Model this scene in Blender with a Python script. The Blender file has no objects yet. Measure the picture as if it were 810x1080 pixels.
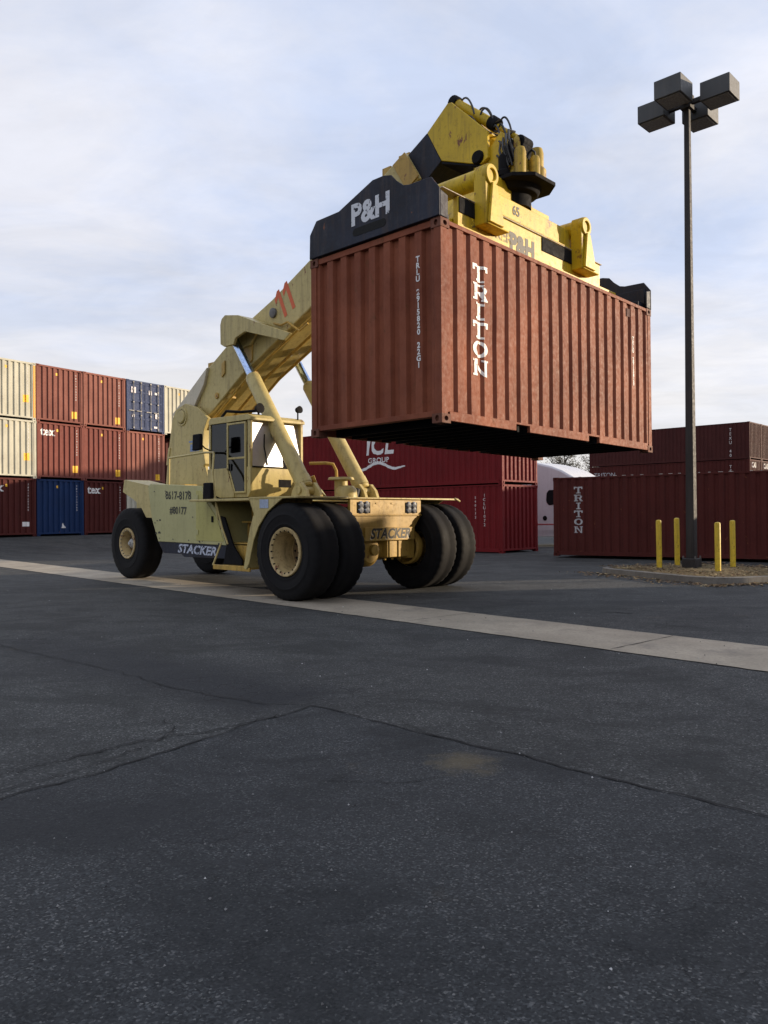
import bpy, bmesh, math, random
from mathutils import Vector, Matrix, Euler, noise
R = math.radians
rnd = random.Random(7)
scene = bpy.context.scene
COL = scene.collection

# ------------------------------------------------------------------ helpers
SPLIT = {'sunlit_rail_dash','recess_shade','boom_bracket','door_label','wheel_bolt','pivot_boss','pin_cap','hydraulic_pipe','hydraulic_hose','motor_hose','lens','window','red_stripe','frame_rail','side_skirt',
         'ledge_rail','windscreen','side_glass','door_glass','locking_bar','stiffener','handrail','fender_sheet','cylinder_collar','head_pin','anchor_bolt','panel_bolt','hinge','rung','valve_cap','step','riser','front_deck','paint_chip','pin_end'}
class MB:
    """collects shapes and links them as one mesh object"""
    def __init__(s): s.v = []; s.f = []
    def add(s, vs, fs):
        n = len(s.v); s.v += [Vector(p) for p in vs]; s.f += [[i + n for i in f] for f in fs]
    def box(s, a, b, M=None):
        x0, y0, z0 = a; x1, y1, z1 = b
        vs = [(x0,y0,z0),(x1,y0,z0),(x1,y1,z0),(x0,y1,z0),(x0,y0,z1),(x1,y0,z1),(x1,y1,z1),(x0,y1,z1)]
        if M is not None: vs = [M @ Vector(p) for p in vs]
        s.add(vs, [(0,3,2,1),(4,5,6,7),(0,1,5,4),(1,2,6,5),(2,3,7,6),(3,0,4,7)])
    def prism(s, poly, axis, a, b):
        """poly: list of 2D points in the two other axes (in order), extruded from a to b along axis"""
        def P(p, t):
            q = list(p); q.insert(axis, t); return q
        n = len(poly)
        vs = [P(p, a) for p in poly] + [P(p, b) for p in poly]
        s.add(vs, [list(range(n))[::-1], list(range(n, 2*n))] + [(i, (i+1) % n, n+(i+1) % n, n+i) for i in range(n)])
    def tube(s, p0, p1, r0, r1=None, n=16, cap=True):
        s.path([p0, p1], [r0, r0 if r1 is None else r1], n, cap)
    def path(s, pts, rs, n=8, cap=True):
        pts = [Vector(p) for p in pts]
        if not isinstance(rs, (list, tuple)): rs = [rs]*len(pts)
        up = None; rings = []
        for i, p in enumerate(pts):
            d = (pts[min(i+1, len(pts)-1)] - pts[max(i-1, 0)]).normalized()
            if up is None:
                up = Vector((0,0,1)) if abs(d.z) < .9 else Vector((1,0,0))
            a = d.cross(up).normalized(); up = a.cross(d).normalized()
            rings.append([p + (a*math.cos(2*math.pi*k/n) + up*math.sin(2*math.pi*k/n))*rs[i] for k in range(n)])
        vs = [q for r in rings for q in r]; fs = []
        for i in range(len(pts)-1):
            for k in range(n):
                fs.append((i*n+k, i*n+(k+1) % n, (i+1)*n+(k+1) % n, (i+1)*n+k))
        if cap: fs += [list(range(n))[::-1], list(range((len(pts)-1)*n, len(pts)*n))]
        s.add(vs, fs)
    def lathe(s, prof, o, ax, n=48, closed=False):
        """prof: (radius, distance along axis)"""
        o = Vector(o); ax = Vector(ax).normalized()
        t = Vector((0,0,1)) if abs(ax.z) < .9 else Vector((1,0,0))
        a = ax.cross(t).normalized(); b = ax.cross(a)
        m = len(prof); vs = []; fs = []
        for k in range(n):
            c, q = math.cos(2*math.pi*k/n), math.sin(2*math.pi*k/n)
            for r, h in prof: vs.append(o + ax*h + (a*c + b*q)*r)
        for k in range(n):
            for i in range(m-1 + (1 if closed else 0)):
                j = (i+1) % m; k2 = (k+1) % n
                fs.append((k*m+i, k*m+j, k2*m+j, k2*m+i))
        s.add(vs, fs)
    def islands(s):
        par = list(range(len(s.v)))
        def find(a):
            while par[a] != a: par[a] = par[par[a]]; a = par[a]
            return a
        for f in s.f:
            for i in f[1:]: par[find(i)] = find(f[0])
        grp = {}
        for f in s.f: grp.setdefault(find(f[0]), []).append(f)
        out = []
        for fs in grp.values():
            ids = sorted({i for f in fs for i in f}); mp_ = {i: k for k, i in enumerate(ids)}
            m = MB(); m.v = [s.v[i] for i in ids]; m.f = [[mp_[i] for i in f] for f in fs]; out.append(m)
        return out
    def build(s, name, mat=None, parent=None, smooth=35, bevel=0):
        if name in SPLIT:
            o = None
            for m in s.islands(): o = m.build1(name, mat, parent, smooth, bevel)
            return o
        return s.build1(name, mat, parent, smooth, bevel)
    def build1(s, name, mat=None, parent=None, smooth=35, bevel=0):
        me = bpy.data.meshes.new(name)
        me.from_pydata([tuple(v) for v in s.v], [], s.f); me.validate()
        bm = bmesh.new(); bm.from_mesh(me)
        bmesh.ops.remove_doubles(bm, verts=bm.verts, dist=1e-5)
        bmesh.ops.recalc_face_normals(bm, faces=bm.faces); bm.to_mesh(me); bm.free()
        if smooth:
            for p in me.polygons: p.use_smooth = True
            me.set_sharp_from_angle(angle=R(smooth))
        if mat: me.materials.append(mat)
        o = bpy.data.objects.new(name, me); COL.objects.link(o)
        if parent: o.parent = parent
        if bevel:
            m = o.modifiers.new('edge', 'BEVEL'); m.width = bevel; m.segments = 2; m.limit_method = 'ANGLE'; m.angle_limit = R(40)
        return o

def empty(name, loc=(0,0,0), rot=(0,0,0), label=None, cat=None, group=None):
    o = bpy.data.objects.new(name, None); COL.objects.link(o); o.location = loc; o.rotation_euler = rot
    o.empty_display_size = .3
    return tag(o, label, cat, group)
def tag(o, label=None, cat=None, group=None, kind=None):
    if label: o['label'] = label
    if cat: o['category'] = cat
    if group: o['group'] = group
    if kind: o['kind'] = kind
    return o

# ------------------------------------------------------------------ materials
def srgb(r, g, b): return tuple(((c/255)/12.92 if c/255 <= .04045 else ((c/255+.055)/1.055)**2.4) for c in (r, g, b))
class NT:
    def __init__(s, name):
        s.m = bpy.data.materials.new(name); s.m.use_nodes = True; s.t = s.m.node_tree; s.n = s.t.nodes; s.l = s.t.links
        s.b = s.n['Principled BSDF']; s.co = s.n.new('ShaderNodeTexCoord')
    def link(s, a, b): s.l.new(a, b)
    def mapping(s, scale=(1,1,1), loc=(0,0,0), src='Object'):
        m = s.n.new('ShaderNodeMapping'); m.inputs['Scale'].default_value = scale; m.inputs['Location'].default_value = loc
        s.link(s.co.outputs[src], m.inputs['Vector']); return m.outputs[0]
    def noise(s, scale, detail=4, rough=.55, vec=None, dist=0):
        m = s.n.new('ShaderNodeTexNoise'); m.inputs['Scale'].default_value = scale; m.inputs['Detail'].default_value = detail
        m.inputs['Roughness'].default_value = rough; m.inputs['Distortion'].default_value = dist
        s.link(vec if vec else s.co.outputs['Object'], m.inputs['Vector']); return m.outputs['Fac']
    def voronoi(s, scale, vec=None, feature='F1', out='Distance'):
        m = s.n.new('ShaderNodeTexVoronoi'); m.feature = feature; m.inputs['Scale'].default_value = scale
        s.link(vec if vec else s.co.outputs['Object'], m.inputs['Vector']); return m.outputs[out]
    def ramp(s, fac, stops):
        m = s.n.new('ShaderNodeValToRGB'); s.link(fac, m.inputs[0]); e = m.color_ramp.elements
        while len(e) < len(stops): e.new(.5)
        for i, (p, c) in enumerate(stops):
            e[i].position = p; e[i].color = (c, c, c, 1) if isinstance(c, (int, float)) else (*c, 1)
        return m.outputs[0]
    def mix(s, fac, a, b, mode='MIX'):
        m = s.n.new('ShaderNodeMix'); m.data_type = 'RGBA'; m.blend_type = mode
        for inp, v in ((m.inputs[0], fac), (m.inputs[6], a), (m.inputs[7], b)):
            if isinstance(v, (int, float)): inp.default_value = v
            elif isinstance(v, tuple): inp.default_value = (*v, 1) if len(v) == 3 else v
            else: s.link(v, inp)
        return m.outputs[2]
    def math(s, op, a, b=0):
        m = s.n.new('ShaderNodeMath'); m.operation = op
        for inp, v in ((m.inputs[0], a), (m.inputs[1], b)):
            if isinstance(v, (int, float)): inp.default_value = v
            else: s.link(v, inp)
        return m.outputs[0]
    def bump(s, h, strength=.2, dist=.01):
        m = s.n.new('ShaderNodeBump'); m.inputs['Strength'].default_value = strength; m.inputs['Distance'].default_value = dist
        s.link(h, m.inputs['Height']); s.link(m.outputs[0], s.b.inputs['Normal'])
    def fin(s, col, rough=.6, metal=0, spec=.5):
        for k, v in (('Base Color', col), ('Roughness', rough), ('Metallic', metal)):
            if isinstance(v, (int, float)): s.b.inputs[k].default_value = v
            elif isinstance(v, tuple): s.b.inputs[k].default_value = (*v, 1)
            else: s.link(v, s.b.inputs[k])
        s.b.inputs['Specular IOR Level'].default_value = spec
        return s.m

def paint(name, base, var=.18, dirt=(.05,.035,.025), dirt_amt=.35, rust=(.16,.055,.025), rust_amt=.0, rough=.5, streak=1., bump=.12, seed=0., fade=None, spec=.28):
    """weathered paint: broad fading, vertical run-off streaks, grime and rust scabs"""
    t = NT(name); L = (seed*3.1, seed*1.7, seed*2.3)
    base = tuple(c*.84 for c in base); fade = tuple(c*.84 for c in fade) if fade else None
    big = t.noise(.9, 5, .6, t.mapping((1,1,1), L))
    st = t.noise(2.2, 5, .65, t.mapping((4,4,.35), L))
    fine = t.noise(14, 6, .7, t.mapping((1,1,1), L))
    c0 = tuple(min(1, c*(1-var)) for c in base); c1 = fade or tuple(min(1, c*(1+var)) for c in base)
    col = t.mix(t.ramp(big, [(.3, 0.), (.7, 1.)]), c0, c1)
    col = t.mix(t.math('MULTIPLY', t.ramp(st, [(.5, 0.), (.78, 1.)]), dirt_amt*streak), col, dirt)
    col = t.mix(t.math('MULTIPLY', t.ramp(fine, [(.52, 0.), (.8, 1.)]), dirt_amt*.9), col, dirt)
    if rust_amt:
        sc = t.noise(5.5, 8, .72, t.mapping((1,1,.6), (L[0]+9, L[1], L[2])))
        m = t.ramp(sc, [(.66-.12*rust_amt, 0.), (.70-.10*rust_amt, 1.)])
        col = t.mix(m, col, rust)
    t.bump(t.math('ADD', t.math('MULTIPLY', fine, .5), big), bump, .02)
    return t.fin(col, t.ramp(fine, [(.3, rough-.12), (.8, min(1, rough+.2))]), 0, spec)

cream = paint('cream_paint', (.57,.465,.19), .10, (.13,.085,.035), .55, rust_amt=.32, rough=.42, seed=1)
cream2 = paint('cream_paint_panel', (.50,.475,.225), .08, (.14,.12,.06), .25, rust_amt=.1, rough=.45, seed=2)
dirty_yellow = paint('dirty_yellow_paint', (.50,.34,.04), .2, (.03,.022,.015), .95, rust_amt=.6, rough=.5, seed=61)
yellow = paint('bright_yellow_paint', (.66,.45,.02), .14, (.10,.065,.025), .6, rust_amt=.5, rough=.4, seed=3)
golden = paint('golden_paint', (.52,.33,.07), .14, (.08,.05,.025), .65, rust_amt=.5, rough=.42, seed=4)
darkblue = paint('dark_blue_black_paint', (.013,.017,.032), .5, (.09,.06,.045), .42, rust_amt=.12, rough=.62, seed=5, spec=.3)
black = paint('black_paint', (.009,.009,.011), .3, (.03,.025,.02), .3, rough=.8, seed=6, spec=.12)
greymetal = paint('dull_steel', (.16,.155,.15), .2, (.05,.04,.035), .5, rust_amt=.3, rough=.45, seed=7)
def simple(name, col, rough=.5, metal=0., spec=.5, sc=25, var=.25):
    t = NT(name); f = t.noise(sc, 5)
    c = t.mix(t.ramp(f, [(.35, 0.), (.7, 1.)]), tuple(x*(1-var) for x in col), tuple(min(1, x*(1+var)) for x in col))
    return t.fin(c, rough, metal, spec)
palec = paint('pale_cream', (.66,.60,.46), .08, (.2,.15,.1), .3, rust_amt=.1, rough=.4, seed=8)  # paler cream for the boom tail plates
chrome = simple('polished_rod', (.42,.55,.80), .22, 1.)  # rod metal tinted blue as the sky reflected in it
rubber_hose = simple('hose_rubber', (.018,.018,.020), .45)
white_paint = simple('white_marking', (.70,.70,.68), .6)
black_mark = simple('black_marking', (.02,.02,.018), .6)
lampglass = simple('headlight_glass', (.35,.37,.40), .12, .6)
seatmat = simple('seat_fabric', (.03,.03,.035), .8)
red_mark = simple('red_marking', (.62,.10,.05), .6)
shade_black = simple('slot_shade', (.006,.006,.006), .9)

def worn_text(name, col, under, amt=.5, sc=16.):
    t = NT(name); f = t.noise(sc, 6, .7)
    return t.fin(t.mix(t.ramp(f, [(amt, 0.), (amt+.06, 1.)]), col, under), .6)

t = NT('tyre_rubber')
dust = t.noise(3, 6, .65); sp = t.noise(60, 4)
c = t.mix(t.ramp(dust, [(.4, 0.), (.75, 1.)]), (.005,.005,.006), (.014,.013,.013))
t.bump(sp, .15, .004); tyre_m = t.fin(c, t.ramp(dust, [(.3, .7), (.7, .9)]), 0, .2)

t = NT('tinted_glass')   # thin tinted pane: part mirror, part see-through
tr = t.n.new('ShaderNodeBsdfTransparent'); tr.inputs[0].default_value = (.06,.08,.09,1)
gl = t.n.new('ShaderNodeBsdfGlossy'); gl.inputs['Roughness'].default_value = .07; gl.inputs[0].default_value = (.9,.95,1,1)
fr = t.n.new('ShaderNodeFresnel'); fr.inputs[0].default_value = 1.55
ms = t.n.new('ShaderNodeMixShader'); ms.inputs[0].default_value = .055; t.link(tr.outputs[0], ms.inputs[1]); t.link(gl.outputs[0], ms.inputs[2])
t.link(ms.outputs[0], t.n['Material Output'].inputs['Surface']); glass = t.m
t = NT('glare_windscreen')   # whitish film and rough gloss put in as glare on the front panes
tr = t.n.new('ShaderNodeBsdfTransparent'); tr.inputs[0].default_value = (.25,.28,.30,1)
gl = t.n.new('ShaderNodeBsdfGlossy'); gl.inputs['Roughness'].default_value = .42; gl.inputs[0].default_value = (1,1,1,1)
df = t.n.new('ShaderNodeBsdfDiffuse'); df.inputs[0].default_value = (.6,.6,.58,1)
m1 = t.n.new('ShaderNodeMixShader'); t.link(t.ramp(t.noise(6, 5), [(.35, .15), (.7, .40)]), m1.inputs[0]); t.link(tr.outputs[0], m1.inputs[1]); t.link(df.outputs[0], m1.inputs[2])
m2 = t.n.new('ShaderNodeMixShader'); m2.inputs[0].default_value = .5; t.link(m1.outputs[0], m2.inputs[1]); t.link(gl.outputs[0], m2.inputs[2])
t.link(m2.outputs[0], t.n['Material Output'].inputs['Surface']); screen = t.m

# ------------------------------------------------------------------ lettering
def font_polys(txt, size, bold=0., shear=0., spacing=1.):
    cu = bpy.data.curves.new('tmp', 'FONT'); cu.body = txt; cu.size = size; cu.offset = bold; cu.shear = shear
    cu.align_x = 'CENTER'; cu.align_y = 'CENTER'; cu.space_character = spacing; cu.resolution_u = 3
    o = bpy.data.objects.new('tmp', cu); COL.objects.link(o)
    dg = bpy.context.evaluated_depsgraph_get(); me = bpy.data.meshes.new_from_object(o.evaluated_get(dg))
    vs = [(v.co.x, v.co.y) for v in me.vertices]; fs = [list(p.vertices) for p in me.polygons]
    bpy.data.objects.remove(o); bpy.data.curves.remove(cu); bpy.data.meshes.remove(me)
    return vs, fs
def stack_polys(txt, size, pitch, bold=0.):
    """letters one under another"""
    V = []; F = []
    for i, ch in enumerate(txt):
        if ch == ' ': continue
        v, f = font_polys(ch, size, bold); n = len(V)
        V += [(a, b - i*pitch) for a, b in v]; F += [[k+n for k in q] for q in f]
    return V, F
def slab_polys(txt, w, h, pitch):
    """hand-cut slab-serif capitals, stacked downward, from quads in a unit cell"""
    G = {
     'T': [[(0,.82),(1,.82),(1,1),(0,1)], [(.38,.12),(.62,.12),(.62,.82),(.38,.82)], [(.22,0),(.78,0),(.78,.12),(.22,.12)], [(0,.64),(.14,.64),(.14,.82),(0,.82)], [(.86,.64),(1,.64),(1,.82),(.86,.82)]],
     'R': [[(.0,.88),(.70,.88),(.80,1),(.0,1)], [(.10,.12),(.32,.12),(.32,.88),(.10,.88)], [(0,0),(.44,0),(.44,.12),(0,.12)], [(.70,.88),(.95,.80),(.95,.66),(.74,.66)], [(.74,.66),(.95,.66),(.88,.52),(.70,.56)], [(.32,.46),(.84,.46),(.88,.52),(.70,.56),(.32,.56)], [(.50,.46),(.76,.46),(.96,.12),(.72,.12)], [(.66,0),(1,0),(1,.12),(.66,.12)]],
     'I': [[(.22,.86),(.78,.86),(.78,1),(.22,1)], [(.38,.14),(.62,.14),(.62,.86),(.38,.86)], [(.22,0),(.78,0),(.78,.14),(.22,.14)]],
     'N': [[(0,.88),(.34,.88),(.34,1),(0,1)], [(.08,.12),(.26,.12),(.26,.88),(.08,.88)], [(0,0),(.36,0),(.36,.12),(0,.12)], [(.26,.88),(.34,.88),(.76,.24),(.76,0),(.26,.66)], [(.76,.0),(.92,.0),(.92,.88),(.76,.88)], [(.64,.88),(1,.88),(1,1),(.64,1)]],
    }
    V = []; F = []
    for i, ch in enumerate(txt):
        if ch == 'O':
            n0 = len(V); n = 20
            for k in range(n):
                a = 2*math.pi*k/n; V.append(((math.cos(a)*.5)*w, (math.sin(a)*.5)*h - i*pitch)); V.append(((math.cos(a)*.27)*w, (math.sin(a)*.33)*h - i*pitch))
            for k in range(n):
                j = (k+1) % n; F.append([n0+2*k, n0+2*j, n0+2*j+1, n0+2*k+1])
            continue
        for q in G[ch]:
            n0 = len(V); V += [((x-.5)*w, (y-.5)*h - i*pitch) for x, y in q]; F.append(list(range(n0, n0+len(q))))
    return V, F
def lettering(polys, name, mat, parent, to3d, breaks=()):
    """polys in (u,v); cut at the corrugation folds (breaks in u) and laid on the surface by to3d"""
    V, F = polys
    bm = bmesh.new(); vs = [bm.verts.new((x, y, 0)) for x, y in V]
    for f in F:
        try: bm.faces.new([vs[i] for i in f])
        except ValueError: pass
    if V and len(breaks):
        lo = min(x for x, _ in V); hi = max(x for x, _ in V)
        for b in breaks:
            if lo < b < hi:
                bmesh.ops.bisect_plane(bm, geom=bm.verts[:]+bm.edges[:]+bm.faces[:], plane_co=(b,0,0), plane_no=(1,0,0), dist=1e-6)
    for v in bm.verts: v.co = Vector(to3d(v.co.x, v.co.y))
    me = bpy.data.meshes.new(name); bm.to_mesh(me); bm.free(); me.materials.append(mat)
    o = bpy.data.objects.new(name, me); COL.objects.link(o); o.parent = parent
    return o
def shift(polys, du, dv): return [(x+du, y+dv) for x, y in polys[0]], polys[1]
def flat_on(origin, ux, uy):
    o, a, b = Vector(origin), Vector(ux), Vector(uy)
    return lambda u, v: o + a*u + b*v

# ------------------------------------------------------------------ ground
def sm(t): t = max(0, min(1, t)); return t*t*(3-2*t)
def gz(x, y):
    u = -.731*x + .682*y
    return .64*sm((u-29.3)/6.6)*sm((-x-6)/6)
CAM = Vector((0,0,1.4))

def axis_pts(a, b, step):
    p = []; x = a
    while x <= b+1e-6: p.append(x); x += step
    return p
xs = [-3000,-1200,-500,-200,-90,-55] + axis_pts(-40, 40, 1.) + [55,90,200,500,1200,3000]
ys = [-3000,-800,-200,-60,-25,-10] + axis_pts(-4, 60, 1.) + [75,100,150,250,500,1200,3000]
m = MB(); m.v = [Vector((x, y, gz(x, y))) for y in ys for x in xs]; nx = len(xs)
m.f = [(j*nx+i, j*nx+i+1, (j+1)*nx+i+1, (j+1)*nx+i) for j in range(len(ys)-1) for i in range(nx-1)]

def asphalt(name, dark, light, coarse, smear=None, spot=None):
    t = NT(name)
    ag = t.voronoi(118*coarse, out='Color'); sp = t.n.new('ShaderNodeSeparateColor'); t.link(ag, sp.inputs[0])
    stone = t.ramp(sp.outputs[0], [(.0, tuple(c*.55 for c in dark)), (.72, light), (.90, tuple(c*1.7 for c in light)), (1., (light[1]*4., light[1]*4., light[1]*3.9))])
    big = t.noise(.22, 5, .6); med = t.noise(1.6, 6, .65); fine = t.noise(40, 5, .7)
    col = t.mix(t.ramp(fine, [(.35, .25), (.7, .8)]), dark, stone)
    col = t.mix(t.ramp(big, [(.40, 0.), (.72, .35)]), col, (.048,.048,.046))
    col = t.mix(t.ramp(med, [(.50, 0.), (.70, .6)]), col, tuple(c*.55 for c in dark))
    patchy = t.noise(.75, 7, .68, t.mapping((1,1.6,1), (11.,3.,0)), .8)
    col = t.mix(t.ramp(patchy, [(.48, 0.), (.60, .62)]), col, tuple(c*.8 for c in dark))
    clump = t.noise(7., 5, .75); col = t.mix(t.ramp(clump, [(.42, .0), (.68, .5)]), col, tuple(c*1.15+.018 for c in dark))
    # tyre-dark tracks run along the yard
    rot = t.n.new('ShaderNodeMapping'); rot.inputs['Rotation'].default_value = (0,0,R(47)); rot.inputs['Scale'].default_value = (.10,.75,1)
    t.link(t.co.outputs['Object'], rot.inputs['Vector'])
    tr = t.noise(1., 4, .6, rot.outputs[0]); col = t.mix(t.ramp(tr, [(.52, 0.), (.70, .55)]), col, (.018,.019,.022))
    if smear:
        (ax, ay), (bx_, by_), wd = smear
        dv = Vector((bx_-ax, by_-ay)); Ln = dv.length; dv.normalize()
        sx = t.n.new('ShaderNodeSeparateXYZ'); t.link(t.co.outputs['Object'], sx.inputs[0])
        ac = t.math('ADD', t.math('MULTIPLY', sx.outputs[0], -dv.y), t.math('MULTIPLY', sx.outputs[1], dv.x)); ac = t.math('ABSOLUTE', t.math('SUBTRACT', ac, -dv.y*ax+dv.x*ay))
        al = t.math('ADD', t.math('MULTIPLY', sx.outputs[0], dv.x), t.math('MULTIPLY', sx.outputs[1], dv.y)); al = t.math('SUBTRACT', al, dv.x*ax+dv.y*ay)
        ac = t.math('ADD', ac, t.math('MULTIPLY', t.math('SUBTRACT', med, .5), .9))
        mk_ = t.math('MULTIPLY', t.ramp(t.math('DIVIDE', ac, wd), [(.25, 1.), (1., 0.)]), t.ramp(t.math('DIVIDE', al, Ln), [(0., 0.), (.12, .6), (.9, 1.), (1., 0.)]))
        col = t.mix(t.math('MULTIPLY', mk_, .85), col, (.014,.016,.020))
    # hairline cracking in patches
    wob = t.n.new('ShaderNodeVectorMath'); wob.operation = 'ADD'
    ns = t.n.new('ShaderNodeTexNoise'); ns.inputs['Scale'].default_value = 2.5; ns.inputs['Detail'].default_value = 6; t.link(t.co.outputs['Object'], ns.inputs['Vector'])
    sc = t.n.new('ShaderNodeVectorMath'); sc.operation = 'SCALE'; sc.inputs['Scale'].default_value = .7; t.link(ns.outputs['Color'], sc.inputs[0])
    t.link(t.co.outputs['Object'], wob.inputs[0]); t.link(sc.outputs[0], wob.inputs[1])
    cr = t.voronoi(2.6, wob.outputs[0], 'DISTANCE_TO_EDGE')
    mask = t.ramp(t.noise(.42, 3, .6, t.mapping((1,1,1), (3.,7.,0))), [(.55, 0.), (.64, 1.)])
    line = t.math('MULTIPLY', t.ramp(cr, [(.006, 1.), (.022, 0.)]), mask)
    col = t.mix(t.math('MULTIPLY', line, .65), col, (.008,.008,.009))
    if spot:
        vd = t.n.new('ShaderNodeVectorMath'); vd.operation = 'DISTANCE'; vd.inputs[1].default_value = (*spot, 0)
        mm = t.mapping((1,1,0)); t.link(mm, vd.inputs[0])
        dd = t.math('ADD', vd.outputs['Value'], t.math('MULTIPLY', t.math('SUBTRACT', t.noise(5., 6, .7), .5), .55))
        col = t.mix(t.ramp(dd, [(.05, .55), (.24, 0.)]), col, (.13,.105,.06))
    # sand-coloured stains
    stn = t.noise(.8, 5, .6, t.mapping((1,1,1), (4.3, 1.2, 0))); col = t.mix(t.ramp(stn, [(.66, 0.), (.80, .35)]), col, (.13,.095,.05))
    h = t.math('ADD', t.math('MULTIPLY', sp.outputs[0], .6), fine); h = t.math('SUBTRACT', h, t.math('MULTIPLY', line, 2.))
    t.bump(h, .55, .006)
    return t.fin(col, t.ramp(fine, [(.3, .75), (.8, .95)]), 0, .3)
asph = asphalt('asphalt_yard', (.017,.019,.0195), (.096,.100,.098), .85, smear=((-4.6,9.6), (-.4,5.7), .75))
asph2 = asphalt('asphalt_patch', (.012,.0145,.017), (.066,.071,.075), 1.1, spot=(.44,4.50))
ground = m.build('ground', asph, smooth=60); tag(ground, kind='structure')

def ribbon(name, mat, pts, widths, lift, kind='structure', sub=.35, jag=0., seed=1):
    """a thin sheet following the ground along a centre line"""
    rr = random.Random(seed); P = []; Wd = []
    for i in range(len(pts)-1):
        a, b = Vector(pts[i]), Vector(pts[i+1]); n = max(1, int((b-a).length/sub))
        for k in range(n):
            P.append(a.lerp(b, k/n)); Wd.append(widths[i] + (widths[i+1]-widths[i])*k/n)
    P.append(Vector(pts[-1])); Wd.append(widths[-1])
    V = []; F = []
    for i, p in enumerate(P):
        d = (P[min(i+1, len(P)-1)] - P[max(i-1, 0)]).normalized(); nn = Vector((-d.y, d.x))
        c = p + nn*rr.uniform(-jag, jag)
        for s_ in (-1, 1):
            q = c + nn*s_*Wd[i]/2*(rr.uniform(.3, 1.5) if jag else 1)
            V.append((q.x, q.y, gz(q.x, q.y) + lift))
    for i in range(len(P)-1): F.append((2*i, 2*i+1, 2*i+3, 2*i+2))
    mb = MB(); mb.add(V, F); o = mb.build(name, mat, smooth=60); tag(o, kind=kind); return o

# foreground patch of newer asphalt: apex at about six metres, edges running off both sides
def patch_edge(a, b, n, amp, seed):
    rr = random.Random(seed); a, b = Vector(a), Vector(b); out = []
    d = (b-a).normalized(); nn = Vector((-d.y, d.x))
    for k in range(n+1):
        p = a.lerp(b, k/n); w = amp*(noise.noise((k*.23, seed, 0))*1.4 + rr.uniform(-.3, .3))
        out.append(p + nn*w)
    return out
left_e = patch_edge((-.54,5.86), (-5.4,-1.0), 90, .05, 3)
right_e = patch_edge((-.54,5.86), (6.8,-1.2), 110, .03, 5)
poly = left_e[::-1] + right_e[1:]
bm = bmesh.new(); vs = [bm.verts.new((p.x, p.y, .004)) for p in poly]; f = bm.faces.new(vs)
bmesh.ops.triangulate(bm, faces=[f]); me = bpy.data.meshes.new('asphalt_patch'); bm.to_mesh(me); bm.free(); me.materials.append(asph2)
pat = bpy.data.objects.new('asphalt_patch', me); COL.objects.link(pat); tag(pat, kind='structure')
crackm = simple('crack_dark', (.006,.006,.007), .95)
def crack(pts, w, seed, sub=.06, jag=.02):
    return ribbon('pavement_crack', crackm, pts, [w]*len(pts), .009, sub=sub, jag=jag, seed=seed)
crack([tuple(p) for p in right_e[0:80]], .019, 1, .05, .004)
crack([tuple(p) for p in left_e[:60]], .016, 2, .05, .006)
crack([(-.54,5.88),(-.95,5.95),(-1.7,6.5),(-2.5,7.3),(-3.6,8.2),(-5.2,9.6)], .010, 3, .08, .03)
crack([(-.72,5.62),(-1.1,5.25),(-1.55,4.95),(-2.1,4.35),(-2.9,3.7)], .016, 4, .05, .03)
crack([(-1.5,4.85),(-1.62,4.55),(-1.95,4.1),(-2.4,3.6)], .008, 5, .05, .02)
crack([(.1,5.4),(.25,5.1),(.62,4.75),(.95,4.5),(1.5,4.05)], .005, 6, .05, .02)
crack([(-1.45,4.95),(-1.4,5.25),(-1.55,5.5)], .010, 7, .05, .02)
crack([(3.2,11.4),(3.5,11.2)], .05, 8, .06, .02)
crack([(2.3,10.6),(2.45,10.5)], .04, 9, .06, .02)
crack([(-.3,4.2),(.05,4.15),(.3,4.25)], .006, 12, .05, .02)

t = NT('concrete_strip')
big = t.noise(.9, 5, .6); fine = t.noise(30, 6, .7); rot = t.n.new('ShaderNodeMapping'); rot.inputs['Rotation'].default_value = (0,0,R(47))
t.link(t.co.outputs['Object'], rot.inputs['Vector'])
smear = t.noise(1.6, 6, .7, rot.outputs[0])
col = t.mix(t.ramp(big, [(.3, 0.), (.7, 1.)]), (.27,.235,.18), (.43,.375,.29))
col = t.mix(t.ramp(fine, [(.45, 0.), (.8, .6)]), col, (.12,.11,.10))
col = t.mix(t.ramp(smear, [(.52, 0.), (.72, .6)]), col, (.13,.12,.11))
t.bump(fine, .35, .005); conc = t.fin(col, .85, 0, .3)
sd = Vector((-.668,.744)).normalized(); s0 = Vector((3.38,6.99)) + Vector((.744,.668))*.68
def sp_(k): p = s0 + sd*k; return (p.x, p.y)
widths = .93
rr = random.Random(4)
V = []; F = []
nn = Vector((-sd.y, sd.x)); k = -14.; i = 0
while k < 40:
    c = s0 + sd*k
    for s_ in (-1, 1):
        q = c + nn*s_*(.68 + .012*noise.noise((k*3.1, s_*5, 0)) + rr.uniform(-.008, .008))
        V.append((q.x, q.y, gz(q.x, q.y) + .008))
    if i: F.append((2*i-2, 2*i-1, 2*i+1, 2*i))
    i += 1; k += .12
mb = MB(); mb.add(V, F); strip = mb.build('concrete_strip', conc, smooth=60); tag(strip, kind='structure')
for k in (-4.6, -1.5, 1.6, 4.7, 7.8, 10.9, 14.0, 17.1, 20.2):
    a = s0 + sd*k; c1 = a - nn*.66; c2 = a + nn*.66
    ribbon('joint', crackm, [tuple(c1), tuple(c2)], [.012,.012], .0125, sub=.1, jag=.002, seed=int(k*10)+50)

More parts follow.
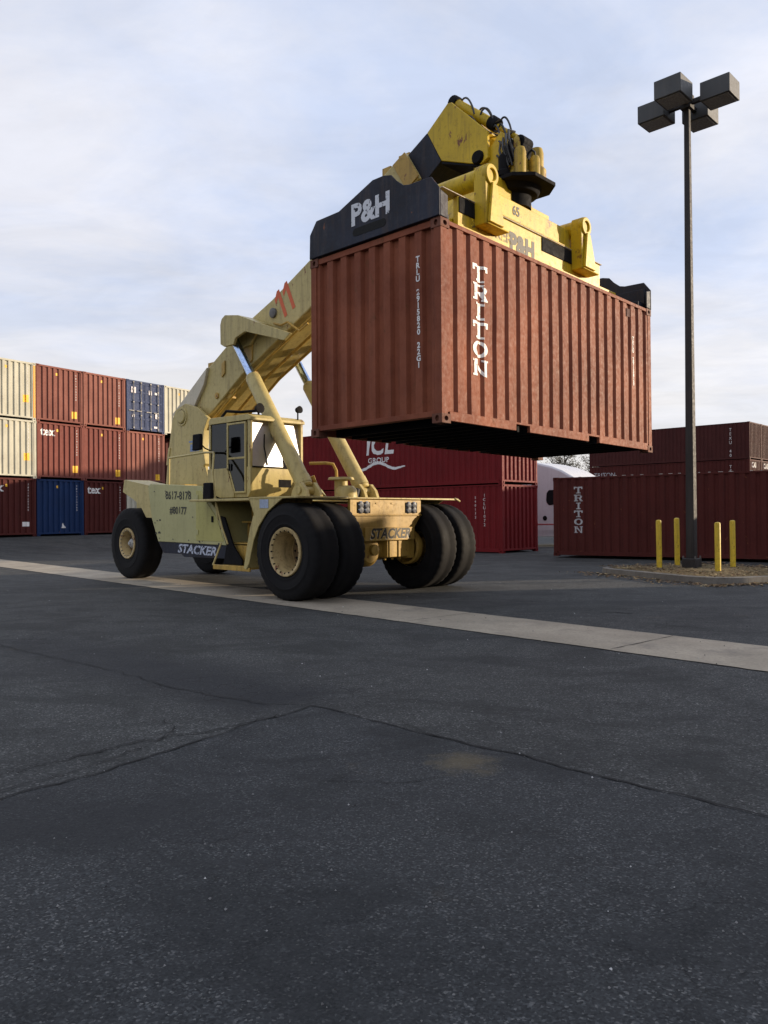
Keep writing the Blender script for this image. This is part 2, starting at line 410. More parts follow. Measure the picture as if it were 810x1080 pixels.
# ------------------------------------------------------------------ containers
W, H = 2.438, 2.591
def corr(L0, L1, pitch, depth, flat, slope=.17):
    """trapezoid corrugation: list of (u, depth inwards)"""
    n = max(2, round((L1-L0)/pitch)); p = (L1-L0)/n; fl = p*flat; sl = (p - 2*fl*.5 - fl*.72)/2 if False else p*slope
    inn = p - fl - 2*sl; out = []
    u = L0
    for i in range(n):
        out += [(u, 0.), (u+fl/2, 0.), (u+fl/2+sl, depth), (u+fl/2+sl+inn, depth), (u+fl/2+2*sl+inn, 0.)]
        u += p
    out.append((L1, 0.)); return out
def dent(seed, u, z):
    return .009*noise.noise((u*1.3+seed*7.1, z*1.1, seed*3.3)) + .005*noise.noise((u*4.1, z*2.7, seed*5.7))
def sheet(prof, z0, z1, seed, P, rows=9):
    n = len(prof); vs = []; fs = []
    for j in range(rows+1):
        z = z0+(z1-z0)*j/rows; k = math.sin(math.pi*j/rows)**.5 if 0 < j < rows else 0
        vs += [P(u, d+dent(seed, u, z)*k, z) for u, d in prof]
    for j in range(rows): fs += [(j*n+i, j*n+i+1, (j+1)*n+i+1, (j+1)*n+i) for i in range(n-1)]
    return vs, fs
def depth_at(prof, u):
    for (a, da), (b, db) in zip(prof, prof[1:]):
        if a <= u <= b: return da if b == a else da + (db-da)*(u-a)/(b-a)
    return 0.
CT = {}
def cpaint(key, base, fade=None, rust=.1, rough=.55, dirt=.35, seed=0):
    if key not in CT:
        CT[key] = paint(key, base, .14, tuple(c*.35+.01 for c in base), dirt, rust_amt=rust, rough=rough+.12, seed=seed, streak=1.2, fade=fade, spec=.18, bump=.06)
    return CT[key]
def casting(mb, x0, x1, y0, y1, z0, z1):
    """ISO corner casting: block with an oval hole in each outer face (bored as a real recess)"""
    mb.box((x0,y0,z0), (x1,y1,z1))
def container(loc, rot, L, mat, label, group=None, doors=(), vis=True, castm=None, pockets=True, detail=True):
    root = empty('shipping_container', loc, rot, label, 'shipping container', group)
    f = MB(); pw = .13; bz = .155; tz = .065
    seed = (abs(loc[0])*3.7+abs(loc[1])*1.9+loc[2]*2.3) % 17
    for x0 in (0, L-pw):
        for y0 in (0, W-.12): f.box((x0+.004,y0+.004,.11), (x0+pw-.004,y0+.116,H-.11))
        f.box((x0+.01,.118,.085), (x0+pw-.01,W-.118,bz)); f.box((x0+.01,.118,H-.09), (x0+pw-.01,W-.118,H-.008))
    for y0, y1 in ((.006,.056), (W-.056,W-.006)):
        segs = [(.17, L-.17)]
        if pockets and L < 7:
            a = [1.67, 2.02, 3.74, 4.09] if vis == 'held' else [L/2-1.03-.18, L/2-1.03+.18, L/2+1.03-.18, L/2+1.03+.18]
            segs = [(.17, a[0]), (a[1], a[2]), (a[3], L-.17)]
            for p0, p1 in ((a[0], a[1]), (a[2], a[3])): f.box((p0,y0,.125), (p1,y1,bz))
        for a0, a1 in segs: f.box((a0,y0,.035), (a1,y1,bz))
        f.box((pw,y0-.002,H-tz), (L-pw,y1,H-.01))
    f.build('frame', mat, root, bevel=.004)
    # corner castings with bored ovals
    for cx in (0, L):
        for cy in (0, W):
            for cz in (0, H):
                sx, sy, sz = (1 if cx == 0 else -1), (1 if cy == 0 else -1), (1 if cz == 0 else -1)
                c = MB()
                dx, dy, dz = .178, .162, .118
                def ringface(o, ua, va, nrm, wu, wv, ru, rv):
                    o = Vector(o); ua = Vector(ua); va = Vector(va); nrm = Vector(nrm)
                    out = []; inn = []; bk = []
                    for k in range(16):
                        a = 2*math.pi*k/16 + math.pi/16; c_, s_ = math.cos(a), math.sin(a)
                        m_ = max(abs(c_), abs(s_)); out.append(o + ua*(wu/2*(1+c_/m_)) + va*(wv/2*(1+s_/m_)))
                        q = o + ua*(wu/2+ru*c_) + va*(wv/2+rv*s_); inn.append(q); bk.append(q - nrm*.035)
                    corners = [o, o+ua*wu, o+ua*wu+va*wv, o+va*wv]
                    vs_ = out+inn+bk; fs_ = []
                    for k in range(16):
                        j = (k+1) % 16
                        fs_ += [(k, j, 16+j, 16+k), (16+k, 16+j, 32+j, 32+k)]
                    fs_.append(list(range(32, 48)))
                    n0 = 48
                    vs_ += corners
                    # close the four corners left by the polygonal ring
                    for ci, (sa, sb) in enumerate(((-1,-1),(1,-1),(1,1),(-1,1))):
                        best = [k for k in range(16) if (math.cos(2*math.pi*k/16+math.pi/16)*sa > 0 and math.sin(2*math.pi*k/16+math.pi/16)*sb > 0)]
                        best.sort(key=lambda k: (out[k]-corners[ci]).length)
                        fs_.append((n0+ci, best[0], best[1]))
                    c.add(vs_, fs_)
                ox, oy, oz = cx-(.003*sx), cy-(.003*sy), cz
                if detail:
                    ringface((ox, oy, oz), (0,sy,0), (0,0,sz), (-sx,0,0), dy, dz, .032, .038)
                    ringface((ox, oy, oz), (sx,0,0), (0,0,sz), (0,-sy,0), dx, dz, .040, .032)
                    ringface((ox, oy, oz), (sx,0,0), (0,sy,0), (0,0,-sz), dx, dy, .060, .032)
                    X1, Y1, Z1 = ox+sx*dx, oy+sy*dy, oz+sz*dz
                    c.add([(X1,oy,oz),(X1,Y1,oz),(X1,Y1,Z1),(X1,oy,Z1)], [(0,1,2,3)])
                    c.add([(ox,Y1,oz),(X1,Y1,oz),(X1,Y1,Z1),(ox,Y1,Z1)], [(0,1,2,3)])
                    c.add([(ox,oy,Z1),(X1,oy,Z1),(X1,Y1,Z1),(ox,Y1,Z1)], [(0,1,2,3)])
                else:
                    c.box((min(ox,ox+sx*dx), min(oy,oy+sy*dy), min(oz,oz+sz*dz)), (max(ox,ox+sx*dx), max(oy,oy+sy*dy), max(oz,oz+sz*dz)))
                c.build('corner_casting', castm or mat, root, smooth=0)
    z0, z1 = bz-.01, H-tz+.01
    sprof = corr(pw-.005, L-pw+.005, .286, .036, .46)
    sides = {}
    for sgn, y0 in ((1, .014), (-1, W-.014)):
        s_ = MB(); s_.add(*sheet(sprof, z0, z1, seed+sgn, lambda u, d, z: (u, y0+sgn*d, z)))
        sides[sgn] = s_.build('side_panel', mat, root, smooth=0)
    eprof = corr(.115, W-.115, .275, .055, .42, .10)
    ends = {}
    for sgn, x0 in ((1, .022), (-1, L-.022)):
        if sgn in doors: continue
        s_ = MB(); s_.add(*sheet(eprof, z0, H-.088, seed+sgn*2, lambda u, d, z: (x0+sgn*d, u, z)))
        ends[sgn] = s_.build('end_panel', mat, root, smooth=0)
    for sgn in doors:
        def X(d): return d if sgn == 1 else L-d
        for half in (0, 1):
            ya, yb = (.122, W/2-.006) if half == 0 else (W/2+.006, W-.122)
            d = MB()
            def bx(a, b):
                xa, xb = sorted((X(a[0]), X(b[0]))); d.box((xa,a[1],a[2]), (xb,b[1],b[2]))
            bx((.05,ya,bz), (.075,yb,H-.09))
            for yy in (ya, yb-.07): bx((.024,yy,bz), (.052,yy+.07,H-.09))
            for k in range(6):
                zz = bz + (H-.09-bz-.09)*k/5; bx((.028,ya+.068,zz), (.052,yb-.068,zz+.09))
            door = d.build('door', mat, root, bevel=.004)
            b = MB()
            for q in (.28, .72):
                yy = ya+(yb-ya)*q
                b.tube((X(-.012),yy,.09), (X(-.012),yy,H-.05), .019, n=10)
                for zz in (.16, .8, 1.45, 2.1, H-.12):
                    xa, xb = sorted((X(-.028), X(.026))); b.box((xa,yy-.045,zz), (xb,yy+.045,zz+.06))
                xa, xb = sorted((X(-.036), X(-.018))); b.box((xa,min(yy,yy-.02),1.02), (xb,yy+.30,1.06))
            b.build('locking_bars', greymetal, door)
    r = MB(); rp = corr(pw, L-pw, .42, .018, .4); n = len(rp)
    r.add([(u, .05, H-.016-d) for u, d in rp]+[(u, W-.05, H-.016-d) for u, d in rp], [(i, i+1, n+i+1, n+i) for i in range(n-1)])
    r.build('roof_panel', mat, root, smooth=0)
    u_ = MB(); u_.box((pw,.057,.135), (L-pw,W-.057,.150))
    k = .45
    while k < L-.3: u_.box((k,.057,.03), (k+.045,W-.057,.133)); k += .33
    u_.build('underframe', black, root)
    return dict(seed=seed, root=root, side=sides, end=ends, sprof=sprof, eprof=eprof, L=L)
def on_side(c, polys, cx, cz, sgn, mat, name='lettering'):
    """text on a long side; cx counts from the left edge as one faces that side"""
    L = c['L']; P = shift(polys, cx, cz); br = [u if sgn == 1 else L-u for u, _ in c['sprof']]
    def to(u, v):
        x = u if sgn == 1 else L-u; d = depth_at(c['sprof'], x) + dent(c['seed']+sgn, x, v)*math.sin(math.pi*min(max((v-.145)/2.391, .001), .999))**.5
        return (x, (.014+d-.006) if sgn == 1 else (W-.014-d+.006), v)
    return lettering(P, name, mat, c['side'][sgn], to, br)
def on_end(c, polys, cy, cz, sgn, mat, name='lettering'):
    """text on an end; cy counts from the left edge as one faces that end"""
    L = c['L']; P = shift(polys, cy, cz); br = [W-u if sgn == 1 else u for u, _ in c['eprof']]
    def to(u, v):
        y = W-u if sgn == 1 else u; d = depth_at(c['eprof'], y) + dent(c['seed']+sgn*2, y, v)*math.sin(math.pi*min(max((v-.145)/2.358, .001), .999))**.5
        return ((.022+d-.006) if sgn == 1 else (L-.022-d+.006), y, v)
    return lettering(P, name, mat, c['end'][sgn], to, br)
def rectp(w, h): return [(-w/2,-h/2),(w/2,-h/2),(w/2,h/2),(-w/2,h/2)], [[0,1,2,3]]

brown_held = cpaint('container_rust_orange', (.21,.057,.030), (.325,.103,.052), .42, .55, .32, 11)
maroon = cpaint('container_maroon', (.085,.017,.014), None, .15, .6, .35, 12)
maroon2 = cpaint('container_dark_maroon', (.072,.018,.016), None, .2, .6, .35, 13)
redc = cpaint('container_red', (.17,.009,.012), None, .05, .5, .25, 14)
creamc = cpaint('container_cream', (.55,.53,.43), None, .06, .55, .25, 15)
rb = cpaint('container_red_brown', (.22,.078,.060), (.27,.105,.08), .1, .6, .3, 16)
rb2 = cpaint('container_brown', (.25,.095,.072), (.30,.12,.09), .1, .6, .3, 17)
texm = cpaint('container_tex_red', (.20,.062,.048), None, .1, .6, .3, 18)
bluec = cpaint('container_blue', (.010,.032,.105), None, .08, .5, .3, 19)
greyblue = cpaint('container_slate_blue', (.035,.055,.13), None, .1, .5, .35, 20)
rustcast = paint('rusty_casting', (.17,.065,.04), .2, (.035,.02,.018), .6, rust_amt=.5, rough=.75, seed=21)
orangem = simple('orange_panel', (.70,.30,.03), .6); yellowdec = simple('yellow_sticker', (.80,.46,.02), .6)
whitew = worn_text('worn_white_lettering', (.80,.79,.76), (.27,.09,.05), .56, 24)
codew = worn_text('worn_code_lettering', (.70,.68,.66), (.22,.08,.07), .60, 12)

# --- the container in the air
CROT = (R(-.35), R(.51), R(47.02)); CLOC = (.733,9.862,2.575)
held = container(CLOC, CROT, 6.058, brown_held, 'rust-orange container with white vertical lettering, held up in the air by the yellow machine', doors=(-1,), vis='held', castm=rustcast)
on_side(held, slab_polys('TRITON', .33, .222, .252), .84, 2.06, 1, whitew)
on_side(held, stack_polys('TRLU 2915820', .09, .072, .003), 5.35, 1.95, 1, codew)
on_end(held, stack_polys('TRLU 2915820 22G1', .10, .0855, .004), W-.391, 2.14, 1, codew)
mk = MB(); mk.box((5.10,.002,2.30), (5.22,.006,2.44)); mk.build('data_plate', maroon2, held['side'][1])

# --- red stack behind the machine
def place(c0, yaw, dz): return (c0[0], c0[1], c0[2]+dz), (0,0,yaw)
icl_yaw = R(137); dvec = Vector((math.cos(R(47)), math.sin(R(47))))
ic = (4.412+dvec.x*W, 29.446+dvec.y*W)
g = 'red containers stacked two high behind the machine'
c1 = container((*ic, 0), (0,0,icl_yaw), 12.19, redc, 'long bright red container on the ground, lower of the red pair', g, castm=redc)
c2 = container((*ic, H+.01), (0,0,icl_yaw), 12.19, redc, 'long bright red container with white wave emblem, upper of the red pair', g, castm=redc)
whr = worn_text('white_on_red', (.70,.70,.70), (.4,.1,.1), .66, 9)
on_side(c2, font_polys('ICL', 1.15, .03, .15), 12.19-6.32, 4.42-H, -1, whr)
on_side(c2, font_polys('GROUP', .30, .006, 0, 1.35), 12.19-6.35, 3.80-H, -1, whr)
def wave(w, h, th, n=40):
    V = []; F = []
    for i in range(n+1):
        u = -w/2+w*i/n; z = h*(math.exp(-(u/.55)**2)) - .09*math.exp(-((u+.95)/.4)**2) - .09*math.exp(-((u-.95)/.4)**2)
        tt = th*(1-.65*abs(2*i/n-1)**3); V += [(u, z-tt/2), (u, z+tt/2)]
        if i: F.append([2*i-2, 2*i, 2*i+1, 2*i-1])
    return V, F
on_side(c2, wave(3.1, .20, .13), 12.19-6.4, 3.50-H, -1, whr)
on_side(c1, stack_polys('ICLU1072', .16, .16), 12.19-.85, 2.18, -1, codew)
on_side(c1, stack_polys('540132', .13, .15), 12.19-1.25, 2.1, -1, codew)

# --- long maroon container on the right with TRITON lettering
TY = R(-34.8)
tr = container((5.62,26.25,.06), (0,0,TY), 12.19, maroon, 'long dark maroon container with vertical white lettering, on the ground behind the lamp post', castm=maroon)
wtr = worn_text('white_on_maroon', (.42,.42,.44), (.15,.04,.04), .58, 18)
on_side(tr, slab_polys('TRITON', .29, .215, .258), .86, 2.16, 1, wtr)
ml = MB()
k = .3
rr = random.Random(9)
while k < 11.9:
    if rr.random() < .75: ml.box((k,.010,H-.010), (k+rr.uniform(.05,.14),.020,H+.003))
    k += .286
ml.build('sunlit_rail_dash', simple('sunlit_rail_edge', (.5,.48,.46), .5, .3), tr['side'][1])  # pale dashes painted as the sunlit top edge of the rail

# --- far stack on the right, three high
g = 'maroon containers stacked three high at the far right'
sc = (25.27,54.53); names = ['nearest', 'second', 'third']; lev = ['bottom', 'middle', 'top']
for i in range(3):
    for j in range(3):
        o = (sc[0]+dvec.x*(W*(i+1)+.05*i), sc[1]+dvec.y*(W*(i+1)+.05*i))
        c = container((*o, j*(H+.01)), (0,0,icl_yaw), 12.19, (maroon2, maroon, maroon2)[(i+j) % 3] if j < 2 else maroon2,
            'maroon container, far right stack, %s level, %s column' % (lev[j], ('left', 'middle', 'right')[i]), g, detail=False)
        if i == 0 and j > 0:
            on_side(c, stack_polys('TEXU 40', .3, .3), 12.19-1.3, 2.1, -1, codew)
            on_side(c, font_polys('TRITON', .5, .0), 1.3, 1.9, -1, wtr)
        if i < 2 and j == 1: on_end(c, font_polys('CAI', .5, .02), .9, 2.2, 1, whitew)

# --- left stacks: short containers, ends towards the yard
ly = R(57.0); ld = Vector((math.cos(ly), math.sin(ly))); lb = Vector((-15.587,35.48)); sp = 2.466
texw = worn_text('tex_lettering', (.72,.70,.68), (.3,.1,.08), .66, 10)
purple = simple('purple_lettering', (.22,.03,.16), .6)
jr = random.Random(3)
def left(k, lvl, mat, label, doors=(), back=0., txt=None, st=None, detail=True):
    p = lb + ld*(sp*(k+1)); q = Vector((-ld.y, ld.x))   # length runs away from the yard
    p = p + q*back
    c = container((p.x+jr.uniform(-.025,.025), p.y+jr.uniform(-.03,.03), .646+lvl*(H+.004)), (0,0,ly+R(90+jr.uniform(-.3,.3))), 6.058, mat, label, 'short containers stacked three high at the left', doors=doors, castm=mat, detail=detail)
    if 1 not in doors:
        if txt: on_end(c, font_polys(txt, .52, .014), .55 if txt == 'tex' else -.0+.12, 2.15, 1, texw if txt == 'tex' else purple)
        on_end(c, stack_polys('7841920360', .11, .125), W-.38, 2.3, 1, codew)
        if st: on_end(c, rectp(.30,.33), 1.98, st, 1, yellowdec, 'sticker')
        on_end(c, rectp(.12,.12), 1.05, 2.25, 1, yellowdec, 'sticker')
    return c
c = left(-1, 0, maroon, 'maroon container with tex lettering at the left edge, bottom row', txt='tex')
on_end(c, rectp(.36,.2), 1.95, .55, 1, texw, 'sticker')
left(-1, 1, creamc, 'cream container at the left edge, middle row', st=.95, txt='x')
c = left(-1, 2, creamc, 'cream container with an orange right edge, top row at the left edge', st=.95, txt='x')
ob = MB(); ob.box((-.002,.015,.13), (.003,.115,H-.13)); ob.build('orange_strip', orangem, c['root'])
c = left(0, 0, bluec, 'blue container between two maroon ones, bottom row')
on_end(c, ([(-.12,-.1),(.12,-.1),(0,.14)], [[0,1,2]]), 1.35, .45, 1, texw, 'triangle_mark')
left(0, 1, texm, 'red-brown container with white tex lettering, middle row', txt='tex', st=.5)
left(0, 2, rb, 'red-brown container right of the cream ones, top row', st=.45)
left(1, 0, maroon, 'maroon container with tex lettering beside the rear wheel, bottom row', txt='tex')
left(1, 1, texm, 'red-brown container without large lettering, middle row, under the brown one', st=.42)
left(1, 2, rb2, 'brown container left of the blue doors, top row', st=.42)
left(2, 0, creamc, 'cream container half hidden behind the rear wheel, bottom row')
left(2, 1, rb2, 'brown container under the blue doors, middle row', st=.30)
c = left(2, 2, greyblue, 'slate blue container showing its doors and locking bars, top row', doors=(1,))
st = MB()
for y_, z_, w_, h_ in ((2.05,1.95,.17,.30),(1.90,1.95,.10,.30),(.92,1.95,.2,.22),(2.02,.72,.16,.14),(.50,.75,.2,.30),(.55,.25,.28,.10),(.5,2.0,.26,.12)):
    st.box((.014,y_-w_/2,z_), (.021,y_+w_/2,z_+h_))
st.build('door_label', simple('label_white', (.62,.58,.60), .6), c['root'])
left(3, 0, maroon, 'maroon container behind the machine tower, bottom row', back=2.)
left(3, 1, maroon2, 'dark maroon container set back beside the machine tower, middle row', back=1.2)
left(3, 2, creamc, 'cream container right of the blue doors, top row')

# --- unseen stacks added at the right, sized and placed to shade the yard
g = 'unseen container stacks added at the right to shade the yard'
def shade_stack(x, y, L, n, nm, mats):
    for j in range(n):
        container((x, y, j*(H+.004)), (0,0,R(90)), L, mats[j % len(mats)], 'unseen container added for shade, %s, %s of its stack' % (nm, ('bottom', 'second', 'third', 'fourth', 'fifth')[j]), g, detail=False)
shade_stack(24.4, -25.2, 12.19, 4, 'farthest behind the viewer', (maroon, rb))
shade_stack(24.4, -12.8, 12.19, 4, 'behind the viewer', (rb2, maroon2))
shade_stack(24.4, -.4, 12.19, 4, 'abreast of the viewer', (maroon, texm))
shade_stack(24.4, 12.2, 6.058, 2, 'abreast of the machine', (rb, maroon))
shade_stack(24.4, 18.6, 6.058, 1, 'abreast of the lamp post', (texm,))
shade_stack(24.4, 24.8, 6.058, 2, 'beyond the lamp post', (maroon2, rb))
shade_stack(23.4, 31.2, 6.058, 2, 'level with the red pair', (rb2, maroon))
shade_stack(27.6, 42.6, 6.058, 4, 'nearest the far stack', (maroon, rb))
shade_stack(40.4, 49.6, 6.058, 5, 'behind the far stack', (maroon, rb2))

# ------------------------------------------------------------------ reach stacker
MLOC = (-.208,14.667,0); MROT = (0, R(.35), R(-44.09))
rs = empty('reach_stacker', MLOC, MROT, 'cream-yellow reach stacker with red 11 on its raised boom, holding a container', 'reach stacker')
def B(fn, name, mat, parent=rs, bevel=.008, smooth=35):
    mb = MB(); fn(mb); return mb.build(name, mat, parent, smooth, bevel)
MI = (Matrix.Translation(MLOC) @ Euler(MROT).to_matrix().to_4x4()).inverted()

# chassis
def f(m):
    for s in (-1, 1):
        m.prism([(-7.0,.95),(-6.9,1.75),(-4.6,1.75),(-4.2,1.5),(-.6,1.5),(.30,1.66),(.30,1.1),(-.5,.85),(-4.4,.72),(-6.6,.72)], 1, s*.50-.06, s*.50+.06)
    m.box((-6.7,-.44,1.0), (-6.2,.44,1.6)); m.box((-3.4,-.44,.85), (-3.1,.44,1.4)); m.box((-.9,-.44,.9), (-.5,.44,1.5))
B(f, 'chassis', golden)
# front plate between the driving wheels
fp = B(lambda m: m.prism([(-.93,1.71),(.93,1.71),(.93,1.42),(.70,1.14),(.70,.98),(-.62,.98),(-.93,1.42)], 0, .30, .36), 'front_plate', golden)
B(lambda m: (m.box((.361,-.93,1.415), (.385,.93,1.44)), m.box((.361,-.62,.985), (.40,.70,1.03)),
             [m.box((.361,y,1.66-.03), (.37,y+.06,1.66-.0)) for y in (-.3,.1)]), 'stiffener', golden, fp)
for y0 in (-.76, .49):
    hl = B(lambda m: m.box((.362,y0,1.47), (.372,y0+.32,1.665)), 'headlight', black, fp)
    B(lambda m: [m.lathe([(.005,.02),(.05,.018),(.066,.0)], (.374,y0+dx,1.47+dz), (1,0,0), 16) for dx in (.085,.235) for dz in (.055,.145)], 'lens', lampglass, hl, 0)
sl = worn_text('black_stencil', (.02,.018,.015), (.60,.40,.10), .64, 20)
lettering(font_polys('STACKER', .25, .008, .25), 'lettering', worn_text('white_stencil_edge', (.62,.58,.46), (.60,.40,.10), .44, 18), fp, flat_on((.4035,.03,1.075), (0,1,0), (0,0,1)))
lettering(font_polys('STACKER', .25, .009, .25), 'lettering', sl, fp, flat_on((.4055,.045,1.09), (0,1,0), (0,0,1)))
B(lambda m: m.box((.36,-.60,1.0-.03), (.402,.70,1.21)), 'name_panel', golden, fp)
# drive axle
def f(m):
    m.lathe([(0,-.36),(.16,-.34),(.27,-.22),(.31,-.02),(.29,.14),(.22,.22),(.0,.22)], (.02,-.30,.79), (1,0,0), 28)
    m.lathe([(.10,.20),(.10,.26),(.0,.27)], (.06,-.26,.80), (1,0,0), 16)
    m.tube((0,-1.5,.82), (0,1.5,.82), .20, n=20)
    m.box((-.10,.02,.66), (.34,.62,.97))
    m.box((.341,.06,.66), (.36,.12,.97)); m.box((.341,.30,.66), (.36,.36,.97))
    for s in (-1, 1): m.box((-.25,s*.72-.1,.62), (.28,s*.72+.1,1.02)); m.lathe([(.30,0),(.34,.02),(.34,.14),(.2,.2)], (0,s*.86,.82), (0,s,0), 24)
    for y in (.1,.3,.5): m.tube((.2,y,.60), (.2,y,.67), .025, n=8)
B(f, 'drive_axle', golden)
B(lambda m: (m.tube((-6.77,-.85,.82), (-6.77,.85,.82), .14, n=16), m.box((-6.95,-.5,.6), (-6.6,.5,1.0)), m.tube((-6.5,-.9,.9), (-6.5,.9,.9), .04, n=10)), 'steering_axle', golden)

# wheels
rimm = paint('rim_paint', (.56,.42,.20), .15, (.06,.04,.025), .7, rust_amt=.55, rough=.5, seed=51)
hubm = paint('hub_paint', (.50,.50,.48), .2, (.05,.04,.03), .7, rough=.5, seed=53)
discm = paint('shaded_greasy_disc', (.20,.13,.06), .3, (.02,.015,.012), .8, rust_amt=.5, rough=.5, seed=52)  # grease tone, darkened as well for the shade deep in the rim
def tyre(m, y0, y1, Rr, rin, n=144):
    w = y1-y0; c = (y0+y1)/2; h = w/2
    p = [(rin,-h*.80),(rin+.03,-h*.92),(rin+.05,-h*.93),(rin+.058,-h*.965),(rin+.075,-h*.965),(rin+.083,-h*.955),(rin+.12,-h*1.0),(rin+.20,-h*1.02),(rin+.205,-h*1.04),(rin+.225,-h*1.04),(rin+.23,-h*1.02),(Rr-.13,-h*.99),(Rr-.05,-h*.93),(Rr-.012,-h*.80)]
    q = []
    for t_ in (-.55,-.50,-.20,-.17,.17,.20,.50,.55): q.append((Rr-(.0 if abs(t_) in (.55,.20) and False else (.003 if abs(t_) in (.50,.17) else 0)), h*t_))
    p2 = [(a, -b) for a, b in p][::-1]
    prof = p+q+p2+[(rin-.01, h*.6), (rin-.01, -h*.6)]; L_ = len(prof); base = len(m.v)
    m.lathe(prof, (0,c,0), (0,1,0), n, closed=True)
    for k in range(n):
        for i, (rr_, hh) in enumerate(prof):
            if rr_ > Rr-.06 and abs(hh) > h*.7 and k % 4 == 0:
                v = m.v[base+k*L_+i]; f_ = (rr_-.016)/rr_; v.x *= f_; v.z *= f_
def wheel_parts(x, ylist, front, sgn, lab=None):
    """one wheel object per tyre, hub to hub"""
    for i, (y0, y1) in enumerate(ylist):
        hubz = .825 if front else .787
        wheel = MB(); o = (x, 0, hubz)
        out = y0 if sgn < 0 else y1; d = Vector((0,sgn,0))
        r0 = .40 if front else .345
        ww = abs(y1-y0)
        # rim: flange, deep barrel, disc
        deep = (.44 if front else .22) if i == 0 else .04
        wheel.lathe([(r0-.01,-.045),(r0+.015,-.02),(r0+.005,.0),(r0-.035,-.004),(r0-.055,-.02),(r0-.06,-.06),(r0-.075,-.10),(r0-.08,-deep),(r0-.09,-deep)], (x,out,hubz), d, 48)
        wheel.lathe([(r0,-.03),(r0+.0,-ww+.06)], (x,out,hubz), d, 32)
        w = wheel.build('wheel', rimm, rs, 35)
        dk = MB(); dk.lathe([(r0-.085,-deep-.005),(.20,-deep-.03),(.17,-deep+.04),(.12,-deep+.06),(.0,-deep+.06)], (x,out,hubz), d, 32); dk.build('wheel_disc', discm, w, 35)
        tm = MB(); n0 = len(tm.v); tyre(tm, y0, y1, .825, r0+.005)
        for v in tm.v: v.x += x; v.z += hubz
        # shoulder notches
        tm.build('tyre', tyre_m, w, 40)
        if i == 0:
            b = MB()
            for k in range(20):
                a = 2*math.pi*k/20; rr_ = r0-.045
                b.lathe([(.014,-.05),(.014,.012),(.0,.014)], (x+rr_*math.cos(a), out-sgn*.012, hubz+rr_*math.sin(a)), d, 6)
            for k in range(12):
                a = 2*math.pi*k/12; rr_ = .235
                b.lathe([(.02,-.03),(.02,.03),(.0,.032)], (x+rr_*math.cos(a), out-sgn*(deep+.01), hubz+rr_*math.sin(a)), d, 6)
            b.build('wheel_bolt', black if front else greymetal, w, 35)
            if not front:
                B(lambda m: m.lathe([(.11,-.19),(.10,-.12),(.07,-.09),(.045,-.08),(.04,-.06),(0,-.06)], (x,out,hubz), d, 24), 'hub', hubm, w, 0)
for sgn in (-1, 1):
    yo, yi = ((-2.10,-1.555), (-1.50,-.955)) if sgn < 0 else ((1.555,2.10), (.955,1.50))
    wheel_parts(0, [yo, yi], True, sgn)
    yr = (-1.34,-.82) if sgn < 0 else (.82,1.34)
    wheel_parts(-6.77, [yr], False, sgn)

# front fenders and deck
def f(m):
    for s in (-1, 1):
        ya, yb = sorted((s*.94, s*2.10))
        m.box((-.98,ya,1.72), (.34,yb,1.755))
        m.prism([(-.98,1.72),(-.05,1.72),(-.11,1.69),(-.45,1.50),(-.71,1.24),(-.85,1.0),(-.98,.60),(-1.06,.48),(-1.13,.50),(-1.01,.92),(-.93,1.2),(-.83,1.44)], 1, *sorted((s*2.07, s*2.10)))
        pts = [(-.83,1.72),(-.83,1.44),(-.93,1.20),(-1.01,.92),(-1.12,.50)]
        for (a, b) in zip(pts, pts[1:]): m.add([(a[0],ya,a[1]),(a[0],yb,a[1]),(b[0],yb,b[1]),(b[0],ya,b[1]),(a[0]-.02,ya,a[1]+.01),(a[0]-.02,yb,a[1]+.01),(b[0]-.02,yb,b[1]+.01),(b[0]-.02,ya,b[1]+.01)], [(0,1,2,3),(4,5,6,7),(0,1,5,4),(2,3,7,6),(1,2,6,5),(0,3,7,4)])
    m.box((-1.02,-.94,1.722), (.34,.94,1.75))
B(f, 'front_fender', cream)
B(lambda m: m.tube((.34,1.98,1.755), (.34,2.14,1.70), .022, n=8), 'marker_bracket', cream)
B(lambda m: m.box((-.66,-2.101,1.56), (-.42,-2.106,1.71)), 'notice_plate', simple('blue_white_notice', (.30,.36,.48), .5), bevel=0)
def f(m):
    m.box((-3.05,-2.0,1.70), (-.985,-.62,1.745)); m.box((-3.05,.62,1.70), (-1.0,1.78,1.745)); m.box((-3.0,-.62,1.66), (-1.03,.62,1.70))
B(f, 'deck', cream)

